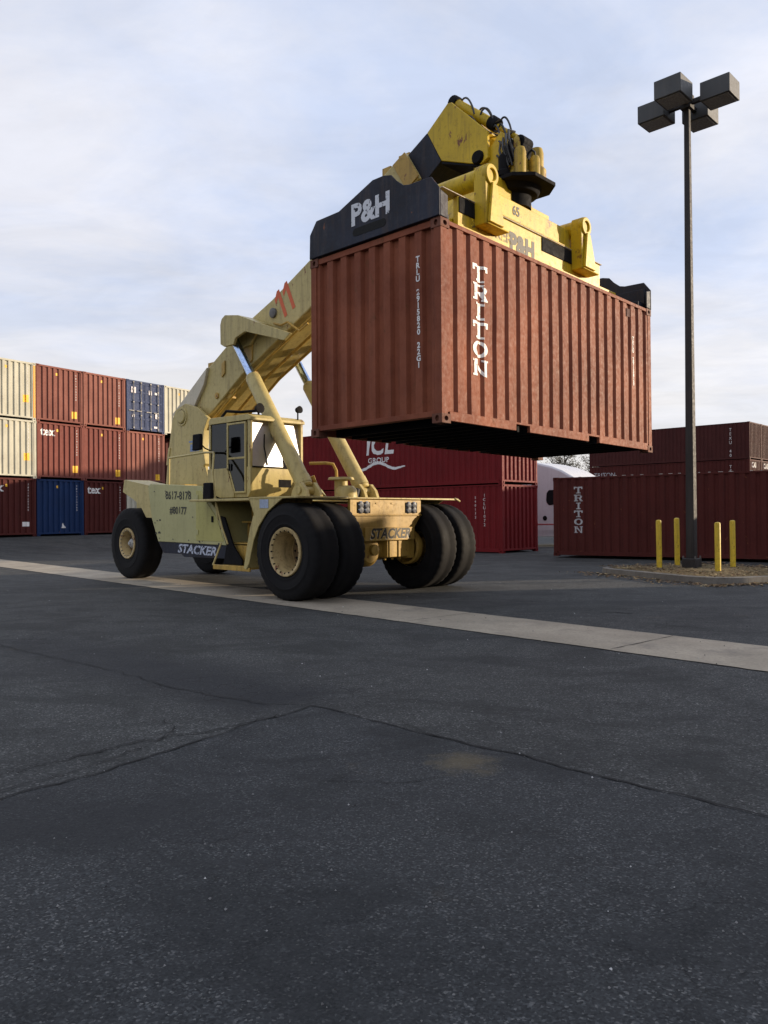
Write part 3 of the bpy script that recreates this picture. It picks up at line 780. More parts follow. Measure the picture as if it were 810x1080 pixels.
# side housings, skirt, stairs
side_poly = [(-5.32,2.06),(-5.22,2.12),(-3.25,2.02),(-2.97,1.75),(-2.62,1.46),(-2.34,.86),(-4.90,.88),(-5.17,1.38)]
sidew = worn_text('side_number', (.03,.03,.02), (.5,.46,.24), .58, 24)
for s in (-1, 1):
    b = B(lambda m: m.prism(side_poly, 1, *sorted((s*.62, s*1.60))), 'side_housing', cream2)
    sk = B(lambda m: m.prism([(-4.92,.88-.003),(-2.34,.857),(-2.22,.62),(-2.46,.60),(-3.9,.585),(-4.0,.64),(-4.70,.64)], 1, *sorted((s*.66, s*1.59))), 'skirt', darkblue, b)
    if s < 0:
        lettering(font_polys('8617-8178', .23, .006), 'lettering', sidew, b, flat_on((-4.10,-1.6045,1.84), (1,0,-.03), (0,0,1)))
        lettering(font_polys('#80177', .21, .006), 'lettering', sidew, b, flat_on((-4.10,-1.6045,1.53), (1,0,-.03), (0,0,1)))
        lettering(font_polys('STACKER', .24, .008, .25), 'lettering', worn_text('white_on_skirt', (.46,.50,.60), (.02,.025,.04), .53, 20), b, flat_on((-3.44,-1.5945,.735), (1.38,0,-.03), (0,0,1)))
        dr = B(lambda m: m.prism([(-3.42,.93),(-3.42,1.93),(-3.27,1.93),(-3.02,1.68),(-2.70,1.40),(-2.46,.93)], 1, -1.609, -1.601), 'access_door', paint('door_paint', (.52,.48,.16), .1, (.12,.10,.05), .4, rust_amt=.25, rough=.45, seed=62), b, .003)
        B(lambda m: [m.box((-3.40+.0,-1.622,z), (-3.33,-1.609,z+.10)) for z in (1.05,1.75)], 'hinge', cream2, dr, .003)
        B(lambda m: m.box((-2.86,-1.625,1.30), (-2.80,-1.609,1.42)), 'latch', black, dr, .003)
        B(lambda m: [m.lathe([(.014,0),(.012,.010),(0,.012)], (x_,-1.601,z_), (0,-1,0), 6) for x_, z_ in ((-5.05,1.95),(-4.6,1.95),(-3.7,1.93),(-4.85,.95),(-4.3,.94),(-3.7,.93),(-3.55,1.4))], 'panel_bolt', greymetal, b, 0)
        # chipped paint scabs
        sc_ = MB(); r_ = random.Random(5)
        for (cx_, cz_, n_) in ((-3.15,.93,5), (-2.75,.91,3), (-4.82,1.05,3), (-4.97,1.30,3), (-3.05,1.04,2)):
            for k in range(n_):
                a0 = cx_+r_.uniform(-.16,.16); z0_ = cz_+r_.uniform(-.04,.04); pp = []
                for q in range(7):
                    a = 2*math.pi*q/7; pp.append((a0+r_.uniform(.01,.06)*math.cos(a), -1.6035-.0002*k, z0_+r_.uniform(.008,.03)*math.sin(a)))
                sc_.add(pp, [list(range(7))])
        sc_.build('paint_chip', black_mark, b, 0)
# rear fenders
for s in (-1, 1):
    def f(m):
        ya, yb = sorted((s*.98, s*1.60))
        arch = [(-6.44,1.98),(-6.23,1.91),(-5.95,1.80),(-5.68,1.66),(-5.42,1.38),(-5.17,1.38)]
        m.prism([(-6.44,1.97),(-6.38,2.22),(-5.32,2.07),(-5.17,1.385),(-5.40,1.39),(-5.66,1.655),(-5.95,1.79)], 1, *sorted((s*1.56, s*1.60)))
        m.prism([(-6.38,2.22),(-6.35,2.245),(-5.30,2.09),(-5.32,2.065)], 1, ya, yb)
        m.prism([(-6.44,1.97),(-6.38,2.22),(-6.36,2.22),(-6.42,1.97)], 1, ya, yb)
    B(f, 'rear_fender', cream)
B(lambda m: (m.prism([(-7.02,.85),(-7.02,1.8),(-6.7,2.1),(-5.0,2.1),(-5.0,1.5),(-5.9,1.2),(-6.5,.75)], 1, -.95, .95)), 'counterweight', cream)
B(lambda m: (m.box((-5.1,-.60,1.5), (-3.3,.60,2.02)), m.box((-5.0,-1.2,2.02), (-4.5,-.7,2.1))), 'engine_cover', golden)
# stairs
def f(m):
    for s in (-1,):
        m.box((-2.35,-1.03,.55), (-1.12,-1.00,1.69))
        for z, y in ((.50,-1.93), (.92,-1.56), (1.32,-1.30)):
            m.box((-2.30,y,z-.03), (-1.15,y+.42,z)); m.box((-2.28,y+.38,z+.002), (-1.16,y+.41,z+.37))
        m.box((-2.30,-1.96,.43), (-1.15,-1.93,.52)); m.box((-1.15,-1.93,.47), (-1.12,-1.0,1.2))
B(f, 'steps', golden)
B(lambda m: m.prism([(-2.60,1.44),(-2.36,1.40),(-2.08,.86),(-1.80,.60),(-1.80,.50),(-2.40,.50),(-2.30,.86)], 1, -1.66, -1.62), 'step_side_plate', black)
B(lambda m: (m.path([(-2.34,-1.93,.50),(-2.26,-1.80,.92)], .018, 8), m.path([(-2.33,-1.83,1.35),(-2.40,-1.83,1.72)], .018, 8),
             m.path([(-4.70,-1.45,2.66),(-3.3,-1.46,2.70),(-2.95,-1.5,2.68),(-2.80,-1.6,2.60),(-2.62,-1.75,2.25),(-2.50,-1.8,1.95),(-2.42,-1.82,1.72)], .022, 10),
             m.path([(-4.70,-1.45,2.66),(-4.72,-1.45,2.02)], .022, 10),
             m.path([(-2.42,-1.82,1.74),(-2.2,-1.82,1.2),(-2.02,-1.82,.9)], .018, 8)), 'handrail', cream, bevel=0)
def mirror(x, z, y, h=.30, w=.27):
    b = B(lambda m: m.prism([(x-w/2,z-h/2),(x+w/2,z-h/2+.01),(x+w/2-.01,z+h/2),(x-w/2+.02,z+h/2)], 1, y-.04, y+.04), 'side_mirror', black, bevel=.02)
    B(lambda m: m.path([(x,y+.04,z),(x-.05,y+.2,z-.1),(x,y+.3,z-.15)], .014, 8), 'mirror_arm', black, b, 0)
mirror(-2.98, 2.86, -1.85, .32, .28); mirror(-2.57, 1.90, -1.88, .32, .28)

# cab
def cab():
    x0, x1, y0, y1, z0, z1 = -3.23, -1.93, -1.40, -.10, 1.78, 3.32
    shell = MB()
    bp = [(x0+.20,z0+.0),(x1-.03,z0),(x1+.05,z0+.12),(x1+.05,2.36),(x0-.10,2.36),(x0-.08,z0+.35)]
    # lower body with the doorway cut out on the near side
    shell.prism(bp, 1, y0+.03, y1)
    low = [(x0-.10,2.36),(x0-.08,z0+.35),(x0+.20,z0),(-2.42,z0),(-2.42,1.86),(-2.66,2.36)]
    shell.prism(low, 1, y0, y0+.028); shell.prism([(-2.0,z0),(x1-.03,z0),(x1+.05,z0+.12),(x1+.05,2.36),(-2.0,2.36)], 1, y0, y0+.028)
    # roof and posts
    shell.prism([(x0-.02,z1),(x0+.05,z1+.06),(x1+.0,z1+.04),(x1+.08,z1-.02),(x1+.08,z1-.07),(x0-.02,z1-.07)], 1, y0-.02, y1+.02)
    for (px_, dx_) in ((x0-.04,.06), (-2.66,.07), (x1-.04,.085)):
        for yy in (y0, y1-.06): shell.prism([(px_,2.35),(px_+dx_,2.35),(px_+dx_,z1-.06),(px_,z1-.06)], 1, yy, yy+.06)
    sh = shell.build('cab', cream, rs, 35, .008)
    # rear quarter glass, side glass
    B(lambda m: (m.prism([(x0+.02,2.36),(-2.67,2.36),(-2.67,z1-.07),(x0+.02,z1-.07)], 1, y0+.02, y0+.028), m.prism([(x0+.02,2.36),(x1-.05,2.36),(x1-.05,z1-.07),(x0+.02,z1-.07)], 1, y1-.03, y1-.022),
                 m.box((x0-.03,y0+.06,2.36), (x0-.022,y1-.06,z1-.07))), 'side_glass', glass, sh, 0)
    d = B(lambda m: (m.prism([(-2.62,2.42),(-2.585,2.42),(-2.585,z1-.09),(-2.62,z1-.09)], 1, y0-.02, y0+.02), m.prism([(-2.05,1.86),(-2.01,1.86),(-2.01,z1-.09),(-2.05,z1-.09)], 1, y0-.02, y0+.02),
                     m.prism([(-2.585,2.52),(-2.05,2.52),(-2.05,2.56),(-2.585,2.56)], 1, y0-.018, y0+.018), m.prism([(-2.585,z1-.13),(-2.05,z1-.13),(-2.05,z1-.09),(-2.585,z1-.09)], 1, y0-.018, y0+.018),
                     m.prism([(-2.62,2.42),(-2.585,2.42),(-2.36,1.90),(-2.06,1.90),(-2.06,1.86),(-2.38,1.86)], 1, y0-.018, y0+.018)), 'cab_door', cream, sh)
    B(lambda m: (m.box((-2.585,y0-.004,2.56), (-2.05,y0+.004,z1-.13)), m.prism([(-2.585,2.43),(-2.36,1.90),(-2.05,1.90),(-2.05,2.52),(-2.585,2.52)], 1, y0-.004, y0+.004)), 'door_glass', glass, d, 0)
    B(lambda m: m.box((-2.54,y0-.045,2.30), (-2.50,y0-.02,2.44)), 'door_handle', black, d)
    # front: leaning screen in two panes with a dark post between
    B(lambda m: (m.add([(x1+.055,y0+.05,2.37),(x1+.055,-.62,2.37),(x1-.045,-.62,z1-.07),(x1-.045,y0+.05,z1-.07)], [(0,1,2,3)]),
                 m.add([(x1+.055,-.52,2.37),(x1+.055,y1-.05,2.37),(x1-.045,y1-.05,z1-.07),(x1-.045,-.52,z1-.07)], [(0,1,2,3)])), 'windscreen', screen, sh, 0, 0)
    B(lambda m: (m.add([(x1+.06,-.62,2.36),(x1+.06,-.52,2.36),(x1-.04,-.52,z1-.06),(x1-.04,-.62,z1-.06),(x1+.02,-.62,2.36),(x1+.02,-.52,2.36),(x1-.08,-.52,z1-.06),(x1-.08,-.62,z1-.06)], [(0,1,2,3),(4,5,6,7),(0,3,7,4),(1,2,6,5),(0,1,5,4),(3,2,6,7)]),
                 m.box((x1+.04,y0+.04,2.345), (x1+.07,y1-.04,2.375))), 'screen_post', black, sh)
    B(lambda m: m.path([(x1+.06,-1.0,2.40),(x1+.02,-1.05,2.75),(x1-.01,-1.02,3.0)], .012, 6), 'wiper', black, sh, 0)
    B(lambda m: m.box((x1+.052,-.72,1.98), (x1+.058,-.42,2.13)), 'maker_plate', black, sh, 0)
    # seat, wheel
    s_ = B(lambda m: (m.box((-2.95,-1.0,1.9), (-2.45,-.5,2.35)), m.prism([(-2.98,2.36),(-2.84,2.36),(-2.98,3.02),(-3.08,3.02)], 1, -.98, -.52)), 'operator_seat', seatmat, sh, .03)
    B(lambda m: (m.tube((-2.05,-.75,2.36), (-2.22,-.75,2.62), .03, n=8), m.path([(-2.22+.08*math.cos(a),-.75+.19*math.sin(a),2.62+.14*math.cos(a)) for a in [k*math.pi/8 for k in range(17)]], .014, 6)), 'steering_wheel', black, sh, 0)
    # roof clutter: work lamp, hoses
    B(lambda m: (m.lathe([(.0,-.10),(.07,-.08),(.10,.02),(.0,.03)], (-1.98,-1.1,3.50), (.9,0,.1), 16), m.tube((-2.02,-1.1,3.36), (-2.02,-1.1,3.46), .02, n=8)), 'work_lamp', black, sh, 0)
    B(lambda m: (m.lathe([(.0,-.08),(.055,-.07),(.075,.02),(.0,.03)], (x1+.08,-.22,3.54), (1,0,.1), 16), m.tube((x1+.03,-.22,3.34), (x1+.03,-.22,3.50), .015, n=8)), 'work_lamp', black, sh, 0)
    B(lambda m: (m.box((-3.0,-1.1,z1+.05), (-2.3,-.5,z1+.11)), m.path([(-3.1,-1.2,3.42),(-2.8,-1.3,3.50),(-2.4,-1.25,3.45),(-2.1,-1.1,3.46)], .03, 8)), 'roof_vent', black, sh)
cab()

# tower (boom pivot stand)
tw = [(-6.16,2.08),(-6.0,3.02),(-5.90,3.42),(-5.87,3.60),(-5.71,3.85),(-5.31,3.96),(-4.80,3.82),(-4.40,3.56),(-4.60,3.25),(-4.66,2.94),(-4.54,2.56),(-4.30,2.04)]
for s in (-1, 1):
    to_ = B(lambda m: m.prism(tw, 1, *sorted((s*.60, s*.68))), 'boom_tower', cream)
    B(lambda m: (m.lathe([(.0,.0),(.0,.05),(.13,.05),(.15,.03),(.15,.0)][1:], (-5.43,s*.68,3.67), (0,s,0), 24),
                 m.lathe([(.21,.0),(.21,.02),(.17,.02)], (-5.43,s*.68,3.67), (0,s,0), 24), m.prism([(-6.1,2.6),(-6.0,3.0),(-5.92,3.0),(-6.02,2.6)], 1, *sorted((s*.681, s*.70))),
                 m.prism([(-4.66,2.94),(-4.60,3.25),(-4.50,3.3),(-4.56,2.94),(-4.44,2.56),(-4.54,2.5)], 1, *sorted((s*.55, s*.72)))), 'pivot_boss', cream, to_)
    if s < 0: B(lambda m: (m.box((-5.10,-.6815,2.86), (-4.75,-.6825,3.02)), m.box((-5.15,-.6815,3.06), (-4.80,-.6825,3.1))), 'sticker', simple('blue_sticker', (.16,.24,.42), .5), to_, 0)
B(lambda m: m.box((-6.0,-.6,2.1), (-4.9,.6,2.4)), 'tower_base', cream)

# boom
boom_poly = [(-6.0,3.70),(-6.0,3.87),(-4.59,4.73),(-3.33,5.52-.10),(-2.36,5.78),(-1.22,6.31),(1.27,7.60),(1.60,7.07),(-1.22,5.38),(-3.39,4.40),(-4.51,3.72),(-5.0,3.45),(-5.6,3.40)]
bo = B(lambda m: m.prism(boom_poly, 1, -.50, .50), 'boom', cream, bevel=.02)
def f(m):
    for s in (-1, 1):
        ya, yb = sorted((s*.502, s*.53))
        m.prism([(1.02,7.44),(1.30,7.58),(1.62,7.09),(1.34,6.93)], 1, ya, yb)          # collar
        m.prism([(-4.10,4.42),(-3.98,4.50),(-3.98,4.78),(-4.10,4.72)], 1, ya, yb)
        m.prism([(-3.30,5.40),(-2.95,5.45),(-3.0,4.65),(-3.32,4.47)], 1, ya, yb)
        m.lathe([(.0,.03),(.07,.03),(.07,0)], (-4.3,s*.50,4.05), (0,s,0), 12)
    m.box((-4.75,-.44,4.72), (-4.45,-.20,4.83)); m.box((1.0,-.35,7.50), (1.25,.35,7.66)); m.box((.7,-.45,7.34), (.9,-.2,7.50))
    m.tube((-4.95,-.58,3.60), (-4.95,.58,3.60), .14, n=16)
    for (a, b) in ((-3.2,4.42), (-4.0,4.02)): m.box((a-.05,-.44,b-.06), (a+.12,-.3,b+.06))
B(f, 'boom_bracket', golden, bo)
B(lambda m: [m.lathe([(.10,0),(.10,.04),(.07,.05),(.0,.045)], (x, -.502, z), (0,-1,0), 20) for x, z in ((-2.30,5.50), (-2.05,5.02))], 'pin_cap', greymetal, bo, 0)
one = [(-.07,-.5),(.08,-.5),(.08,.5),(-.05,.5),(-.26,.30),(-.26,.14),(-.07,.28)]
eleven = ([((x-.20)*.62, y*.62) for x, y in one] + [((x+.24)*.62, y*.62) for x, y in one], [[0,1,2,3,6],[3,4,5,6],[7,8,9,10,13],[10,11,12,13]])
lettering(eleven, 'lettering', worn_text('red_number', (.62,.115,.035), (.5,.36,.18), .66, 14), bo, flat_on((-1.93,-.5045,5.70), (math.cos(R(25)),0,math.sin(R(25))), (-math.sin(R(25)),0,math.cos(R(25)))))
B(lambda m: [m.prism([(-6.02,3.80),(-4.60,4.70),(-4.72,4.35),(-5.15,3.85),(-5.3,3.55),(-5.9,3.55)], 1, *sorted((s_*.502, s_*.57))) for s_ in (-1,1)], 'boom_tail', palec, bo, .01)
B(lambda m: (m.path([(-2.25,-.54,5.28),(-2.0,-.56,5.20),(-1.8,-.55,5.23),(-1.6,-.56,5.10),(-1.45,-.54,5.0),(-1.2,-.54,5.10)], .022, 8),
             m.path([(-5.2,-.35,3.36),(-4.5,-.42,3.62),(-3.2,-.42,4.40),(-1.2,-.40,5.28),(1.0,-.36,6.60)], .028, 8),
             m.path([(-5.2,.0,3.33),(-4.5,.0,3.58),(-3.2,.0,4.38),(-1.2,.0,5.28),(1.0,.0,6.60)], .03, 8),
             m.path([(-5.2,.30,3.33),(-4.5,.34,3.58),(-3.2,.34,4.38),(-1.2,.34,5.28),(1.0,.3,6.60)], .03, 8)), 'hydraulic_pipe', golden, bo, 0)
# inner boom sections
bi = B(lambda m: m.prism([(.6,7.2),(1.715,7.80),(2.02,7.24),(1.75,7.05),(.9,6.6)], 1, -.42, .42), 'inner_boom', darkblue, bevel=.01)
# lift cylinders
for s in (-1, 1):
    y = s*.75; p0 = Vector((-1.0,y,1.90)); p1 = Vector((-3.48,y,5.33)); d = (p1-p0); n_ = d.normalized()
    cb = B(lambda m: (m.lathe([(.0,.06),(.13,.06),(.155,.09),(.155,2.84),(.13,2.90),(.10,2.90)], p0, n_, 28), m.lathe([(.165,.12),(.165,.3)], p0, n_, 28)), 'lift_cylinder', cream, bevel=0)
    B(lambda m: m.tube(p0+n_*2.7, p1, .088, n=24), 'piston_rod', chrome, cb, 0)
    B(lambda m: m.tube(p1+Vector((0,-.14,0)), p1+Vector((0,.14,0)), .12, n=16), 'rod_eye', greymetal, cb, 0)
    B(lambda m: (m.prism([(-1.25,1.75),(-.75,1.75),(-.82,1.92),(-.95,2.05),(-1.08,2.04),(-1.2,1.9)], 1, y-.20, y-.12), m.prism([(-1.25,1.75),(-.75,1.75),(-.82,1.92),(-.95,2.05),(-1.08,2.04),(-1.2,1.9)], 1, y+.12, y+.20),
                 m.tube((-1.0,y-.23,1.90), (-1.0,y+.23,1.90), .08, n=14), m.box((-1.3,y-.28,1.74), (-.7,y+.28,1.77))), 'cylinder_foot', cream, cb)
    B(lambda m: (m.prism([(-3.57,5.40),(-3.52,5.52),(-3.40,5.58),(-2.94,5.50),(-2.36,5.27),(-1.28,4.87),(-1.47,4.76),(-2.71,5.13),(-3.03,5.05),(-3.10,4.93),(-3.43,4.93),(-3.56,5.0)], 1, *sorted((s*.86, s*.92))),
                 m.prism([(-3.57,5.40),(-3.52,5.52),(-3.40,5.58),(-2.94,5.50),(-2.36,5.27),(-2.36,5.2),(-2.94,5.42),(-3.40,5.50),(-3.50,5.40),(-3.56,5.0)], 1, *sorted((s*.50, s*.86))),
                 m.prism([(-3.57,5.40),(-3.40,5.55),(-2.94,5.45),(-2.8,5.15),(-3.0,4.95),(-3.43,4.93),(-3.56,5.0)], 1, *sorted((s*.52, s*.58)))), 'cylinder_lug', cream, bo)

# boom head
nose_poly = [(1.72,7.795),(2.16,8.13),(2.24,8.12),(2.95,7.42),(2.97,7.0),(2.84,6.93),(2.59,7.02),(2.03,7.235)]
no = B(lambda m: (m.prism(nose_poly, 1, -.425, -.36), m.prism(nose_poly, 1, .36, .425), m.box((1.75,-.36,7.30), (2.1,.36,7.75)),
                  m.prism([(1.72,7.80),(2.16,8.135),(2.20,8.10),(1.78,7.74)], 1, -.36, .36), m.prism([(2.24,8.11),(2.93,7.43),(2.88,7.38),(2.20,8.05)], 1, -.36, -.10)), 'boom_head', yellow, bevel=.01)
B(lambda m: (m.prism([(2.035,7.225),(2.60,7.01),(2.83,6.925),(2.80,6.90),(2.58,6.98),(2.02,7.19)], 1, -.42, .42)), 'head_belly', black, no)
B(lambda m: (m.lathe([(.0,.05),(.09,.05),(.11,.02),(.11,0)], (2.78,-.425,7.05), (0,-1,0), 20), m.lathe([(.0,.04),(.05,.04),(.05,0)], (3.1,-.405,6.72), (0,-1,0), 14)), 'head_pin', black, no, 0)
hg = [(2.62,6.62),(2.64,7.05),(2.80,7.19),(2.95,7.17),(3.16,7.36),(3.26,7.28),(3.26,6.62)]
ha = B(lambda m: (m.prism(hg, 1, -.355, -.30), m.prism(hg, 1, .30, .355), m.box((2.66,-.30,6.62), (3.2,.30,6.70)), m.tube((2.78,-.36,7.05), (2.78,.36,7.05), .08, n=16)), 'hanger', yellow)
# damping cylinder along the top of the head
B(lambda m: (m.lathe([(.0,.0),(.10,.0),(.085,.08),(.085,.92),(.07,.95),(.045,.95),(.045,1.75),(.0,1.75)], (2.14,-.20,8.22), Vector((3.52,-.20,7.12))-Vector((2.14,-.20,8.22)), 18)), 'damping_cylinder', yellow, no, 0)
B(lambda m: (m.lathe([(.0,-.06),(.115,-.06),(.115,.08),(.0,.08)], (2.14,-.20,8.22), Vector((1.38,0,-1.10)), 16), m.tube((3.46,-.30,7.13), (3.46,-.05,7.13), .10, n=14),
             m.tube((2.87,-.20,7.66), (3.0,-.20,7.55), .11, n=14), m.prism([(3.38,6.9),(3.5,6.9),(3.56,7.15),(3.44,7.2)], 1, -.3, -.05)), 'cylinder_collar', black, no)
def arc(p, q, h, n=8, side=Vector((0,0,1))):
    p, q = Vector(p), Vector(q); return [p.lerp(q, k/n) + side*h*math.sin(math.pi*k/n)**.7 for k in range(n+1)]
B(lambda m: [m.path(a, .016, 8) for a in (
    arc((2.26,-.2,8.17), (2.60,-.28,7.85), .17), arc((2.60,-.15,7.95), (2.85,-.15,7.74), .10), arc((2.72,-.28,7.80), (2.98,-.28,7.58), .16), arc((2.98,-.1,7.66), (3.18,-.1,7.46), .13),
    arc((3.0,-.3,7.5), (3.2,-.34,6.98), .16), arc((3.05,-.24,7.5), (3.28,-.3,6.95), .2), [(2.3,-.33,7.95),(2.6,-.36,7.78),(2.75,-.3,7.55),(2.95,-.3,7.42)], [(2.35,-.1,7.85),(2.7,-.05,7.6),(3.0,-.1,7.42),(3.1,-.2,7.3)], [(3.3,.0,7.3),(3.42,.05,7.1),(3.4,.05,6.8)], [(3.2,-.2,7.35),(3.35,-.25,7.1),(3.35,-.2,6.75)], [(3.15,-.38,7.2),(3.3,-.44,7.05),(3.36,-.40,6.8)], [(3.28,-.36,7.25),(3.42,-.40,7.0),(3.5,-.3,6.7)], [(3.4,-.1,7.2),(3.58,-.05,7.0),(3.6,.0,6.7)], [(3.1,-.37,7.0),(3.2,-.42,6.9),(3.24,-.4,6.64)])], 'hydraulic_hose', rubber_hose, no, 0)
# rotator motors on the slewing platform
pl = B(lambda m: (m.prism([(2.60,-.34),(2.78,-.52),(3.48,-.52),(3.74,-.28),(3.74,.28),(3.48,.52),(2.78,.52),(2.60,.34)], 2, 6.53, 6.59), m.lathe([(.46,0),(.40,-.09),(.30,-.11),(.30,-.30)], (3.12,0,6.53), (0,0,1), 32)), 'slewing_platform', black)
B(lambda m: (m.lathe([(.0,.66),(.06,.64),(.10,.60),(.12,.50),(.12,.30),(.14,.28),(.14,.1),(.17,.08),(.17,0)], (3.40,-.22,6.60), (0,0,1), 18), m.lathe([(.0,.58),(.09,.56),(.11,.48),(.11,.26),(.15,.22),(.15,0)], (3.46,.18,6.60), (0,0,1), 18),
             m.box((3.18,-.10,6.59), (3.34,.12,6.98)), m.box((3.0,-.34,6.59), (3.2,-.1,6.86)), m.box((3.30,-.08,6.59), (3.52,.08,6.90)), m.lathe([(.0,.42),(.07,.40),(.09,.34),(.09,.0)], (3.52,-.36,6.59), (0,0,1), 14), m.lathe([(.0,.34),(.06,.33),(.08,.28),(.08,.0)], (3.60,-.08,6.59), (0,0,1), 14), m.lathe([(.05,-.02),(.05,.3),(.0,.31)], (3.2,.3,6.9), (.3,0,1), 10)), 'slewing_motor', dirty_yellow, pl)
B(lambda m: (m.lathe([(.0,.36),(.06,.34),(.08,.30),(.08,.10),(.11,.08),(.11,0)], (3.26,-.42,6.60), (0,0,1), 14), m.box((3.20,-.38,6.82), (3.42,-.28,7.02)), m.tube((3.34,-.33,7.0), (3.34,-.33,7.16), .05, n=10), m.lathe([(.13,.0),(.13,.05),(.06,.05)], (3.40,-.22,6.88), (0,0,1), 16)), 'valve_block', black, pl)
B(lambda m: [m.path([(3.30+.05*k,-.45+.03*k,6.75),(3.22+.06*k,-.47,7.0+.04*k),(3.16+.05*k,-.36,7.18+.05*k),(3.2+.04*k,-.2,7.35)], .018, 6) for k in range(4)], 'motor_hose', rubber_hose, pl, 0)

# spreader, in the container's own frame
CM = Matrix.Translation(CLOC) @ Euler(CROT).to_matrix().to_4x4()
def f(m):
    for y0, y1 in ((.42,.50), (1.94,2.02)):
        m.box((.9,y0,2.68), (4.95,y1,3.24))          # main beam webs
    m.box((.30,.52,2.68), (5.75,.9,2.94)); m.box((.30,1.5,2.68), (5.75,1.9,2.94)); m.box((.9,.9,2.68), (4.95,1.5,2.9))
    m.box((1.55,.40,3.26), (4.62,2.04,3.285))
    m.box((1.95,.46,3.285), (4.45,1.98,3.60))       # upper carriage
    m.box((2.25,.70,3.60), (3.75,1.74,3.84))
    m.prism([(1.75,3.285),(1.95,3.62),(2.15,3.98),(2.95,3.98),(3.25,3.62),(3.6,3.6)], 1, .62, 1.84)
B(f, 'spreader', yellow); sprd = bpy.data.objects['spreader']; sprd.matrix_local = MI @ CM
def S(fn, name, mat, bevel=.008, smooth=35): return B(fn, name, mat, sprd, bevel, smooth)
S(lambda m: [m.box((a,.40,3.245), (b,.56,3.262)) for a, b in ((.55,1.5), (1.5,3.2), (3.2,5.0))], 'ledge_rail', simple('pale_worn_steel', (.42,.36,.28), .5, .2))
S(lambda m: [m.box((a,.405,3.02), (b,.419,3.235)) for a, b in ((.92,1.28), (3.05,4.45))], 'recess_shade', black)  # flat black plates standing in for the shade in the beam recesses
S(lambda m: (m.box((3.28,.80,3.605), (3.72,1.25,3.80)),), 'junction_box', yellow)
for cx in (1.41, 4.09):
    def f(m):
        m.prism([(cx-.12,2.92),(cx+.06,2.92),(cx+.06,3.50),(cx+.13,3.62),(cx+.07,3.77),(cx-.02,3.79),(cx-.10,3.76),(cx-.14,3.66),(cx-.14,3.5)], 1, .22, .42)
        m.lathe([(.085,-.06),(.085,.03),(.150,.03),(.150,-.06)], (cx,.22,3.63), (0,-1,0), 28, closed=True)
        m.prism([(cx-.02,3.52),(cx+.09,3.50),(cx+.25,3.02),(cx+.25,2.94),(cx-.10,2.94),(cx-.08,3.1)], 1, .17, .22)
        m.prism([(cx+.07,3.40),(cx+.25,3.02),(cx+.25,2.94),(cx+.09,2.94)], 1, .221, .42)
        m.box((cx-.10,.20,2.915), (cx+.42,.42,2.94)); m.tube((cx-.02,.40,3.62), (cx-.02,2.1,3.62), .135, n=24)
        m.prism([(cx-.14,2.86),(cx+.12,2.86),(cx+.12,3.5),(cx-.14,3.6)], 1, 2.06, 2.2)
    a = S(f, 'side_arm', yellow, .012)
    B(lambda m: m.lathe([(.0,-.04),(.084,-.04)], (cx,.24,3.63), (0,-1,0), 24), 'pin_bore', golden, a, 0) if False else None
S(lambda m: [m.lathe([(.0,-.03),(.084,-.03),(.084,-.028)], (cx,.22,3.63), (0,-1,0), 24) for cx in (1.41,4.09)], 'pin_end', golden, 0)
end_prof = [(.0,2.60),(.0,2.95),(.13,3.12),(.50,3.13),(.60,3.155),(.72,3.25),(.81,3.35),(.95,3.385),(1.15,3.385),(1.81,3.14),(2.28,3.13),(2.42,2.95),(2.43,2.60)]
def slot(y0, y1, z0, z1, n=6):
    r = (z1-z0)/2; zc = (z0+z1)/2; out = []
    for k in range(n+1): a = -math.pi/2+math.pi*k/n; out.append((y1-r+r*math.cos(a), zc+r*math.sin(a)))
    for k in range(n+1): a = math.pi/2+math.pi*k/n; out.append((y0+r+r*math.cos(a), zc+r*math.sin(a)))
    return out
for end in (0, 1):
    def f(m):
        def X(v): return v if end == 0 else 6.058-v
        bm_ = bmesh.new(); 
        m.prism(end_prof, 0, *sorted((X(-.03), X(.0))))
        for ya, yb in ((.003,.03), (2.40,2.427)): m.prism([(X(.001),2.605),(X(.16),2.605),(X(.16),2.90),(X(.001),2.94)], 1, ya, yb)
        xa, xb = sorted((X(.001), X(.30))); m.box((xa,.10,2.62), (xb,2.33,2.72)); m.box((xa,.10,2.72), (xa+.03 if end == 0 else xb,2.33,3.0)) if end == 0 else m.box((xb-.03,.10,2.72), (xb,2.33,3.0))
    eb = S(f, 'end_beam', darkblue, .01)
    if end == 0:
        lettering(font_polys('P&H', .40, .016), 'lettering', worn_text('white_on_blue', (.60,.62,.66), (.03,.035,.05), .57, 16), sprd, flat_on((-.0345,1.19,2.985), (0,-1,0), (0,0,1)))
        S(lambda m: m.prism(slot(.90,1.53,2.70,2.81), 0, -.0335, -.031), 'slot', shade_black, 0)  # thin near-black plate painted as the shade inside the slot
        S(lambda m: m.prism([(.03,.14),(.11,.14),(.12,.15),(.03,.155)][0:0] or [(2.665,.02),(2.80,.02),(2.80,.17),(2.665,.17)][0:0] or [(.02,2.61),(.14,2.61),(.14,2.66),(.02,2.66)], 0, .02, .15), 'twist_lock', greymetal, .006)
lettering(font_polys('P&H', .37, .022), 'lettering', worn_text('black_edge', (.03,.027,.02), (.66,.47,.03), .66, 20), sprd, flat_on((2.50,.4165,2.93), (1,0,0), (0,0,1)))
lettering(font_polys('STACKER', .24, .006), 'lettering', worn_text('black_faint', (.10,.07,.02), (.66,.47,.03), .52, 20), sprd, flat_on((1.70,.4165,2.97), (1,0,0), (0,0,1)))
lettering(font_polys('65', .20, .004), 'lettering', black_mark, sprd, flat_on((2.40,.4545,3.46), (1,0,0), (0,0,1)))

